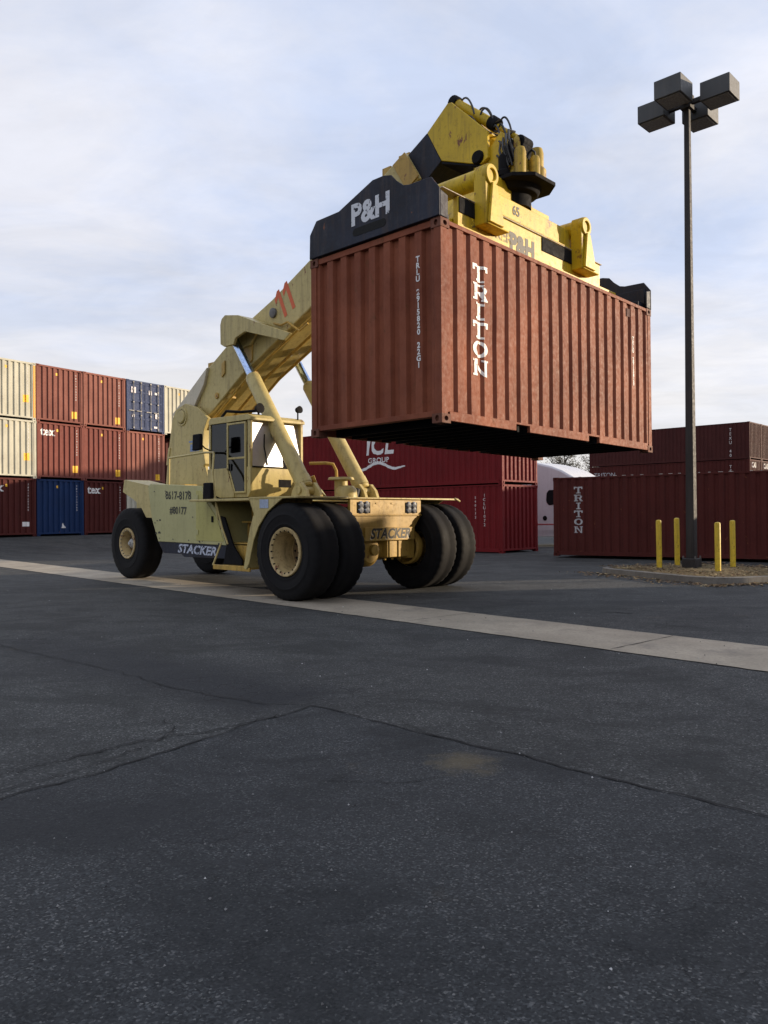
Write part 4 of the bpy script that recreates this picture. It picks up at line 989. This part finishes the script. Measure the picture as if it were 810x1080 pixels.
# deck equipment in front of the cab
B(lambda m: (m.lathe([(.0,.26),(.14,.25),(.20,.18),(.22,.0)], (-.85,.12,1.75), (0,0,1), 24), m.lathe([(.0,.05),(.24,.05),(.26,.0)], (-1.0,.12,2.12), (0,0,1), 24), m.tube((-1.0,.12,1.8), (-1.0,.12,2.12), .13, n=14)), 'hydraulic_tank', cream)
B(lambda m: (m.path([(-1.4,-.35,2.44),(-1.2,-.1,2.45),(-1.1,.0,2.43),(-1.05,.04,2.3),(-1.05,.05,2.15)], .03, 8), m.path([(-1.5,-.4,2.1),(-1.35,-.3,2.18),(-1.3,-.2,1.9),(-1.2,-.1,1.76)], .04, 8)), 'hydraulic_pipe', golden, bevel=0)
B(lambda m: (m.lathe([(.0,.22),(.09,.21),(.10,.0)], (-.95,.42,1.75), (0,.3,1), 16),), 'filter', darkblue)

# ------------------------------------------------------------------ lamp post, island, bollards
isl_c = Vector((7.48,18.1)); e1 = Vector((.36,-.93)).normalized(); e2 = Vector((.93,.36)).normalized()
def rounded(h1, h2, r, n=8):
    out = []
    for (s1, s2), a0 in (((1,1),0), ((-1,1),90), ((-1,-1),180), ((1,-1),270)):
        for k in range(n+1):
            a = R(a0+90*k/n); p = isl_c + e1*(s1*(h1-r)+r*math.cos(a)) + e2*(s2*(h2-r)+r*math.sin(a)); out.append((p.x, p.y))
    return out
kerbm = paint('kerb_concrete', (.20,.185,.16), .2, (.05,.045,.04), .55, rough=.85, seed=31)
mb = MB(); A = rounded(2.1,1.9,.9); Bq = rounded(2.08,1.88,.88); Cq = rounded(1.94,1.74,.76); n = len(A)
mb.add([(*p,0) for p in A]+[(*p,.13) for p in Bq]+[(*p,.14) for p in Cq]+[(*p,.05) for p in Cq], [(r0*n+i, r0*n+(i+1) % n, (r0+1)*n+(i+1) % n, (r0+1)*n+i) for r0 in range(3) for i in range(n)])
kb = mb.build('kerb', kerbm, smooth=50); tag(kb, kind='structure')
t = NT('dry_soil_and_straw'); n1 = t.noise(9, 8, .75); n2 = t.noise(60, 4, .7, t.mapping((1,3,1)))
t.bump(n1, .9, .05)
soil = t.fin(t.mix(t.ramp(n2, [(.4, 0.), (.6, 1.)]), t.mix(t.ramp(n1, [(.35, 0.), (.65, 1.)]), (.05,.035,.02), (.15,.11,.055)), (.20,.155,.08)), .95, 0, .2)
mb = MB(); V = []; F = []
rings = 7; Cn = rounded(1.93,1.73,.75)
for k in range(rings+1):
    s_ = 1-k/rings
    for (x, y) in Cn:
        px_, py_ = isl_c.x+(x-isl_c.x)*s_, isl_c.y+(y-isl_c.y)*s_
        V.append((px_, py_, .115+.06*(1-s_*s_)+.02*noise.noise((px_*3, py_*3, 0))*(1 if k else 0)))
for k in range(rings):
    for i in range(n): F.append((k*n+i, k*n+(i+1) % n, (k+1)*n+(i+1) % n, (k+1)*n+i))
mb.add(V, F); so = mb.build('island_soil', soil, smooth=60); tag(so, kind='structure')
# fallen leaves and straw: nobody could count them
t = NT('fallen_leaves'); pi_ = t.n.new('ShaderNodeNewGeometry')
leafm = t.fin(t.ramp(pi_.outputs['Random Per Island'], [(0., (.06,.03,.012)), (.4, (.14,.075,.025)), (.75, (.24,.16,.06)), (1., (.30,.23,.11))]), .8)
mb = MB(); rr = random.Random(12)
for k in range(3600):
    if k < 2100:
        a, b = rr.uniform(-2.0,2.0), rr.uniform(-1.8,1.8); q = isl_c + e1*a + e2*b; z = .15+.03*rr.random()
    else:   # blown against the kerb and over the asphalt
        if rr.random() < .6: a = 2.1+abs(rr.gauss(0,.18)); b = rr.uniform(-2.2,2.0)
        else: b = -1.9-abs(rr.gauss(0,.35)); a = rr.uniform(-2.2,2.3)
        q = isl_c + e1*a + e2*b; z = .012+.02*rr.random()
    s_ = rr.uniform(.02,.05); an = rr.uniform(0,6.28); tl = rr.uniform(-.35,.35)
    c_, n_ = math.cos(an), math.sin(an)
    pts = [(-1,0),(-.2,.5),(.9,.1),(.1,-.5)] if rr.random() < .6 else [(-2,0),(-.2,.1),(2.,.05),(.1,-.1)]
    mb.add([(q.x+(u*c_-v*n_)*s_, q.y+(u*n_+v*c_)*s_, z+u*s_*tl+v*s_*.3) for u, v in pts], [(0,1,2,3)])
lv = mb.build('leaf_litter', leafm, smooth=0); tag(lv, 'brown dead leaves and straw on the kerbed island', 'leaf litter', kind='stuff')

mb = MB(); rr = random.Random(31)
for k in range(900):
    y = 1.9 + 16*rr.random()**1.7; x = rr.uniform(-.55,.55)*y*1.05; s_ = rr.uniform(.0025,.007)*(1+.07*y); z = gz(x,y)+.010; an = rr.uniform(0,6.28)
    vs_ = [(x+s_*math.cos(an+q*2.09)*rr.uniform(.7,1.2), y+s_*math.sin(an+q*2.09)*rr.uniform(.7,1.2), z) for q in range(3)] + [(x, y, z+s_*.9)]
    mb.add(vs_, [(0,1,2),(0,1,3),(1,2,3),(2,0,3)])
t = NT('loose_stone'); g2_ = t.n.new('ShaderNodeNewGeometry')
gr = mb.build('loose_grit', t.fin(t.ramp(g2_.outputs['Random Per Island'], [(0., .02), (.6, .12), (.93, .22), (1., .6)]), .9), smooth=0)
tag(gr, 'small loose stones scattered over the dark asphalt', 'grit', kind='stuff')
bolm = paint('bollard_yellow', (.76,.55,.045), .16, (.10,.07,.03), .7, rust_amt=.45, rough=.45, seed=33)
bl = [(6.43,18.5,1.15,'yellow steel bollard farthest left on the kerbed island'), (7.13,19.25,1.19,'yellow steel bollard just left of the lamp post'),
      (7.23,17.15,1.10,'yellow steel bollard just right of the lamp post, nearest to us'), (8.13,18.45,1.13,'yellow steel bollard farthest right on the kerbed island')]
for x, y, h, lab in bl:
    tilt = R(rnd.uniform(-.7,.7))
    r0 = empty('bollard', (x,y,.12), (tilt, R(rnd.uniform(-.6,.6)), 0), lab, 'bollard', 'yellow bollards around the lamp post')
    B(lambda m: m.lathe([(.062,.0),(.062,h-.03),(.055,h-.008),(.035,h+.004),(.0,h+.008)], (0,0,0), (0,0,1), 20), 'post', bolm, r0, 0)
    B(lambda m: m.lathe([(.13,-.02),(.12,.03),(.063,.045)], (0,0,0), (0,0,1), 16), 'footing', kerbm, r0, 0)
lp = Vector((7.15,18.4,.12)); post_m = paint('lamp_post_bronze', (.035,.033,.034), .2, (.09,.08,.07), .35, rough=.65, seed=34, spec=.25)
lamp = empty('lamp_post', lp, (0,0,0), 'tall dark lamp post with four box-shaped heads among the yellow bollards', 'lamp post')
HL = 10.75; head_m = paint('light_head_grey', (.075,.08,.085), .2, (.12,.11,.10), .3, rough=.55, seed=36)
ga = R(-44)
Mg = Matrix.Rotation(ga, 4, 'Z')
def f(m):
    b, t_ = .10, .058
    vs_ = [Mg @ Vector((sx*q, sy*q, z)) for q, z in ((b,0.),(t_,HL)) for sx, sy in ((-1,-1),(1,-1),(1,1),(-1,1))]
    m.add(vs_, [(0,3,2,1),(4,5,6,7)]+[(i,(i+1) % 4,4+(i+1) % 4,4+i) for i in range(4)])
B(f, 'pole', post_m, lamp, .01)
B(lambda m: m.box((-.17,-.17,0), (.17,.17,.26), Mg), 'base_cover', post_m, lamp, .02)
B(lambda m: m.box((-.105,.02,.45), (-.098,.075,.75), Mg), 'hand_hole', head_m, lamp, .003)
B(lambda m: [m.lathe([(.02,.0),(.02,.05),(.0,.055)], Mg @ Vector((sx*.14, sy*.14, .26)), (0,0,1), 6) for sx in (-1,1) for sy in (-1,1)], 'anchor_bolt', greymetal, lamp, 0)
B(lambda m: m.box((-.12,-.12,-.03), (.12,.12,.30), Matrix.Translation((0,0,HL)) @ Mg), 'pole_cap', post_m, lamp, .01)
for k in range(4):
    hd = MB(); Mk = Matrix.Translation((0,0,HL+.10)) @ Matrix.Rotation(ga + k*math.pi/2, 4, 'Z')
    hd.box((.42,-.31,-.20), (1.08,.31,.22), Mk)
    h_ = hd.build('light_head', head_m, lamp, 35, .015)
    am = MB(); am.box((.10,-.05,-.04), (.44,.05,.06), Mk); am.build('bracket_arm', post_m, h_, 35, .005)
    ln = MB(); ln.box((.47,-.26,-.212), (1.03,.26,-.2), Mk)
    ln.build('lens', simple('lamp_lens_%d' % k, (.22,.22,.21), .25), h_, 35, .003)

# ------------------------------------------------------------------ white tractor unit behind
tk = empty('semi_truck', (8.35,36.6,0), (0,0,R(-46)), 'white semi-truck with rounded roof, in the gap right of the red containers', 'truck')
tw_m = paint('white_truck_paint', (.72,.72,.74), .05, (.25,.22,.20), .2, rough=.3, seed=41)
def f(m):   # sleeper and cab side profile extruded, forward is +x
    prof = [(-1.9,1.15),(-1.9,3.80),(-1.5,3.90),(-1.1,3.88),(-.65,3.80),(.02,3.64),(.6,3.42),(1.15,3.12),(1.75,2.6),(2.0,2.15),(3.6,1.9),(3.75,1.2),(3.7,.7),(3.3,.55),(1.9,.6),(-.2,.45),(-1.9,.45)]
    m.prism(prof, 1, -1.15, 1.15)
B(f, 'cab', tw_m, tk, .08)
B(lambda m: [m.prism([(-.17,1.98),(-.20,2.1),(-.17,2.42),(-.05,2.55),(.50,2.55),(.58,2.42),(.50,1.92),(-.05,1.86)], 1, y, y+.01) for y in (-1.165,1.155)] + [m.prism([(.95,2.0),(.95,2.65),(1.35,2.60),(1.75,2.15),(1.75,2.0)], 1, y, y+.01) for y in (-1.165,1.155)], 'window', glass if False else black, tk, 0)
B(lambda m: [m.box((-1.9,y,.98), (3.4,y+.008,1.02)) for y in (-1.164,1.156)] + [m.box((-1.88,y,.74), (-1.7,y+.012,.84)) for y in (-1.17,1.158)], 'red_stripe', simple('red_stripe_paint', (.45,.04,.05), .5), tk, 0)
B(lambda m: (m.lathe([(.0,.02),(.11,.02),(.11,0)], (-.28,-1.15,1.28), (0,-1,0), 16)), 'filler_cap', black, tk, 0)
B(lambda m: (m.box((-5.6,-.45,.75), (2.9,-.30,1.0)), m.box((-5.6,.30,.75), (2.9,.45,1.0)), m.box((-5.0,-.6,1.0), (-3.6,.6,1.15))), 'frame_rail', black, tk)
for x_ in (2.55, -3.6, -4.9):
    for s in (-1, 1):
        w_ = B(lambda m: m.lathe([(.30,-.14),(.48,-.15),(.52,-.08),(.52,.08),(.48,.15),(.30,.14)], (x_,s*.98,.52), (0,1,0), 28, closed=True), 'wheel', tyre_m, tk, 0)
        B(lambda m: m.lathe([(.0,.08),(.12,.10),(.2,.04),(.31,.12)], (x_,s*.98,.52), (0,s,0), 20), 'rim', greymetal, w_, 0)
B(lambda m: [m.box((-1.7,y,.45), (.9,y+.1,.75)) for y in (-1.15,1.05)], 'side_skirt', tw_m, tk, .02)

# ------------------------------------------------------------------ bare winter trees far off
bark = simple('grey_bark', (.10,.085,.075), .9, sc=4)
t = NT('winter_foliage'); g_ = t.n.new('ShaderNodeNewGeometry')
leaf2 = t.fin(t.ramp(g_.outputs['Random Per Island'], [(0., (.045,.045,.03)), (.6, (.075,.065,.04)), (1., (.10,.085,.055))]), .9)
def tree(x, y, h, seed, label, dens):
    rr = random.Random(seed); root = empty('bare_tree', (x,y,gz(x,y)), (0,0,0), label, 'tree', 'winter trees far beyond the containers')
    tm = MB(); tips = []
    tm.path([(0,0,0),(rr.uniform(-.1,.1),0,h*.35),(rr.uniform(-.2,.2),rr.uniform(-.2,.2),h*.7),(rr.uniform(-.3,.3),0,h)], [h*.022,h*.017,h*.010,.02], 7)
    nb = int(h*3.2)
    for k in range(nb):
        z = h*(.25+.73*(k/nb)); a = rr.uniform(0,6.28); L = h*.30*(1.08-abs(z/h-.5)*1.1)*rr.uniform(.6,1.1)
        p = Vector((0,0,z)); d = Vector((math.cos(a), math.sin(a), rr.uniform(.5,1.2))).normalized(); mid = p+d*L*.5+Vector((0,0,L*.06)); e = p+d*L
        tm.path([p, mid, e], [h*.006+.01, .03, .012], 4)
        for _ in range(6):
            s_ = p.lerp(e, rr.uniform(.35,1)); d2 = (d+Vector((rr.uniform(-.8,.8), rr.uniform(-.8,.8), rr.uniform(-.2,.7)))).normalized(); e2_ = s_+d2*L*.35
            tm.path([s_, e2_], [.02,.008], 3, False); tips += [e2_, s_.lerp(e2_, .6)]
    tm.build('trunk', bark, root, 0)
    lm = MB()
    for tp in tips:
        for _ in range(dens):
            c_ = tp+Vector((rr.gauss(0,.28), rr.gauss(0,.28), rr.gauss(0,.28))); a = Vector((rr.uniform(-1,1), rr.uniform(-1,1), rr.uniform(-1,1))).normalized()*.10; b = a.orthogonal().normalized()*.07
            lm.add([c_-a, c_+b, c_+a, c_-b], [(0,1,2,3)])
    lm.build('crown', leaf2, root, 0)
tspots = [(24.0,112,9.6,'thin bare tree at the left of the gap beside the truck roof',3), (26.6,116,10.4,'darker bushy tree above the truck roof',9), (29.6,110,9.0,'pale bare tree right of the darker one',2), (31.6,118,10.6,'tall bare tree near the maroon stack edge',4), (34.3,112,10.2,'bushy tree at the edge of the maroon stack',6),
          (21.4,118,9.2,'bare tree hidden behind the red container edge',4), (37.8,116,10.0,'bare tree behind the far maroon stack',4), (28.0,124,8.4,'low brown tree in the middle of the gap',8)]
for i, (x, y, h, lab, dn) in enumerate(tspots): tree(x, y, h, 60+i, lab, dn)

# ------------------------------------------------------------------ sky, sun, camera
AZ = Vector((.985,.172)).normalized(); EL = R(9.5)
w = bpy.data.worlds.new('World'); scene.world = w; w.use_nodes = True; nt = w.node_tree; N = nt.nodes; Lk = nt.links
bg = N['Background']; sky = N.new('ShaderNodeTexSky'); sky.sky_type = 'NISHITA'; sky.sun_disc = False; sky.sun_elevation = EL
sky.sun_rotation = math.atan2(AZ.x, AZ.y); sky.air_density = 1.0; sky.dust_density = 1.5; sky.ozone_density = 1.5
tc = N.new('ShaderNodeTexCoord'); sep = N.new('ShaderNodeSeparateXYZ'); Lk.new(tc.outputs['Generated'], sep.inputs[0])
def M_(op, a, b=0., c=None):
    m = N.new('ShaderNodeMath'); m.operation = op
    for i, v in enumerate((a, b) if c is None else (a, b, c)):
        if isinstance(v, (int, float)): m.inputs[i].default_value = v
        else: Lk.new(v, m.inputs[i])
    return m.outputs[0]
zc = M_('MAXIMUM', sep.outputs[2], 0.0); den = M_('ADD', zc, .12)
cx_ = M_('DIVIDE', sep.outputs[0], den); cy_ = M_('DIVIDE', sep.outputs[1], den)
cmb = N.new('ShaderNodeCombineXYZ'); Lk.new(cx_, cmb.inputs[0]); Lk.new(cy_, cmb.inputs[1])
mp = N.new('ShaderNodeMapping'); mp.inputs['Rotation'].default_value = (0,0,R(25)); mp.inputs['Scale'].default_value = (.75,1.05,1); mp.inputs['Location'].default_value = (2.1,.6,0); Lk.new(cmb.outputs[0], mp.inputs[0])
n1 = N.new('ShaderNodeTexNoise'); n1.inputs['Scale'].default_value = 1.5; n1.inputs['Detail'].default_value = 9; n1.inputs['Roughness'].default_value = .55; n1.inputs['Distortion'].default_value = .6; Lk.new(mp.outputs[0], n1.inputs['Vector'])
cr = N.new('ShaderNodeValToRGB'); cr.color_ramp.elements[0].position = .36; cr.color_ramp.elements[1].position = .62
cr.color_ramp.elements[0].color = (.90,.90,.90,1); Lk.new(n1.outputs['Fac'], cr.inputs[0])
hz = N.new('ShaderNodeMapRange'); hz.inputs['From Min'].default_value = 0.; hz.inputs['From Max'].default_value = .30; hz.inputs['To Min'].default_value = 1.; hz.inputs['To Max'].default_value = 0.; Lk.new(sep.outputs[2], hz.inputs['Value'])
n2 = N.new('ShaderNodeTexNoise'); n2.inputs['Scale'].default_value = .9; n2.inputs['Detail'].default_value = 8; n2.inputs['Roughness'].default_value = .6; n2.inputs['Distortion'].default_value = .3
mp2 = N.new('ShaderNodeMapping'); mp2.inputs['Location'].default_value = (5.3,2.2,0); mp2.inputs['Rotation'].default_value = (0,0,R(-20)); mp2.inputs['Scale'].default_value = (.8,1.1,1); Lk.new(cmb.outputs[0], mp2.inputs[0]); Lk.new(mp2.outputs[0], n2.inputs['Vector'])
r2_ = N.new('ShaderNodeValToRGB'); r2_.color_ramp.elements[0].position = .39; r2_.color_ramp.elements[1].position = .57; Lk.new(n2.outputs['Fac'], r2_.inputs[0])
up_ = N.new('ShaderNodeMix'); up_.data_type = 'RGBA'; Lk.new(r2_.outputs[0], up_.inputs[0])
CLD = 10.
up_.inputs[6].default_value = (.63*CLD,.715*CLD,.92*CLD,1); up_.inputs[7].default_value = (.84*CLD,.855*CLD,.94*CLD,1)
cc = N.new('ShaderNodeMix'); cc.data_type = 'RGBA'; Lk.new(hz.outputs[0], cc.inputs[0])
Lk.new(up_.outputs[2], cc.inputs[6]); cc.inputs[7].default_value = (.93*CLD,.895*CLD,.86*CLD,1)
# brighter veil of cloud round the sun, which stands outside the frame to the right
dt = N.new('ShaderNodeVectorMath'); dt.operation = 'DOT_PRODUCT'; Lk.new(tc.outputs['Generated'], dt.inputs[0]); dt.inputs[1].default_value = (AZ.x*math.cos(EL), AZ.y*math.cos(EL), math.sin(EL))
gv = M_('ADD', M_('MULTIPLY', M_('POWER', M_('MAXIMUM', dt.outputs['Value'], 0.), 5.), .9), .97)
n3 = N.new('ShaderNodeTexNoise'); n3.inputs['Scale'].default_value = 2.6; n3.inputs['Detail'].default_value = 10; n3.inputs['Roughness'].default_value = .62; n3.inputs['Distortion'].default_value = .9; Lk.new(mp.outputs[0], n3.inputs['Vector'])
gv = M_('MULTIPLY', gv, M_('ADD', M_('MULTIPLY', n3.outputs['Fac'], .34), .83))
gm = N.new('ShaderNodeVectorMath'); gm.operation = 'SCALE'; Lk.new(cc.outputs[2], gm.inputs[0]); Lk.new(gv, gm.inputs['Scale'])
mx = N.new('ShaderNodeMix'); mx.data_type = 'RGBA'; Lk.new(cr.outputs[0], mx.inputs[0]); Lk.new(sky.outputs[0], mx.inputs[6]); Lk.new(gm.outputs[0], mx.inputs[7])
Lk.new(mx.outputs[2], bg.inputs['Color']); bg.inputs['Strength'].default_value = .081

sd_ = Vector((AZ.x*math.cos(EL), AZ.y*math.cos(EL), math.sin(EL)))
sl_ = bpy.data.lights.new('sun', 'SUN'); sl_.energy = 5.0; sl_.angle = R(.6); sl_.color = (1,.81,.58)
so_ = bpy.data.objects.new('sun', sl_); COL.objects.link(so_); so_.rotation_euler = sd_.to_track_quat('Z', 'Y').to_euler(); so_.location = (30,0,30)

cam = bpy.data.cameras.new('camera'); co = bpy.data.objects.new('camera', cam); COL.objects.link(co); scene.camera = co
cam.sensor_fit = 'VERTICAL'; cam.sensor_height = 36; cam.sensor_width = 27; cam.lens = 27.8; cam.clip_end = 8000; cam.clip_start = .05
p = math.atan(5/834); fv = Vector((0,math.cos(p),math.sin(p))); rv = Vector((1,0,0)); uv = rv.cross(fv); ro = R(.45)
r2 = rv*math.cos(ro)-uv*math.sin(ro); u2 = uv*math.cos(ro)+rv*math.sin(ro)
Mc = Matrix((( r2.x,u2.x,-fv.x,0),(r2.y,u2.y,-fv.y,0),(r2.z,u2.z,-fv.z,1.4),(0,0,0,1))); co.matrix_world = Mc
scene.view_settings.view_transform = 'Standard'; scene.view_settings.look = 'None'; scene.view_settings.exposure = .35; scene.view_settings.gamma = 1
scene.render.resolution_x = 768; scene.render.resolution_y = 1024
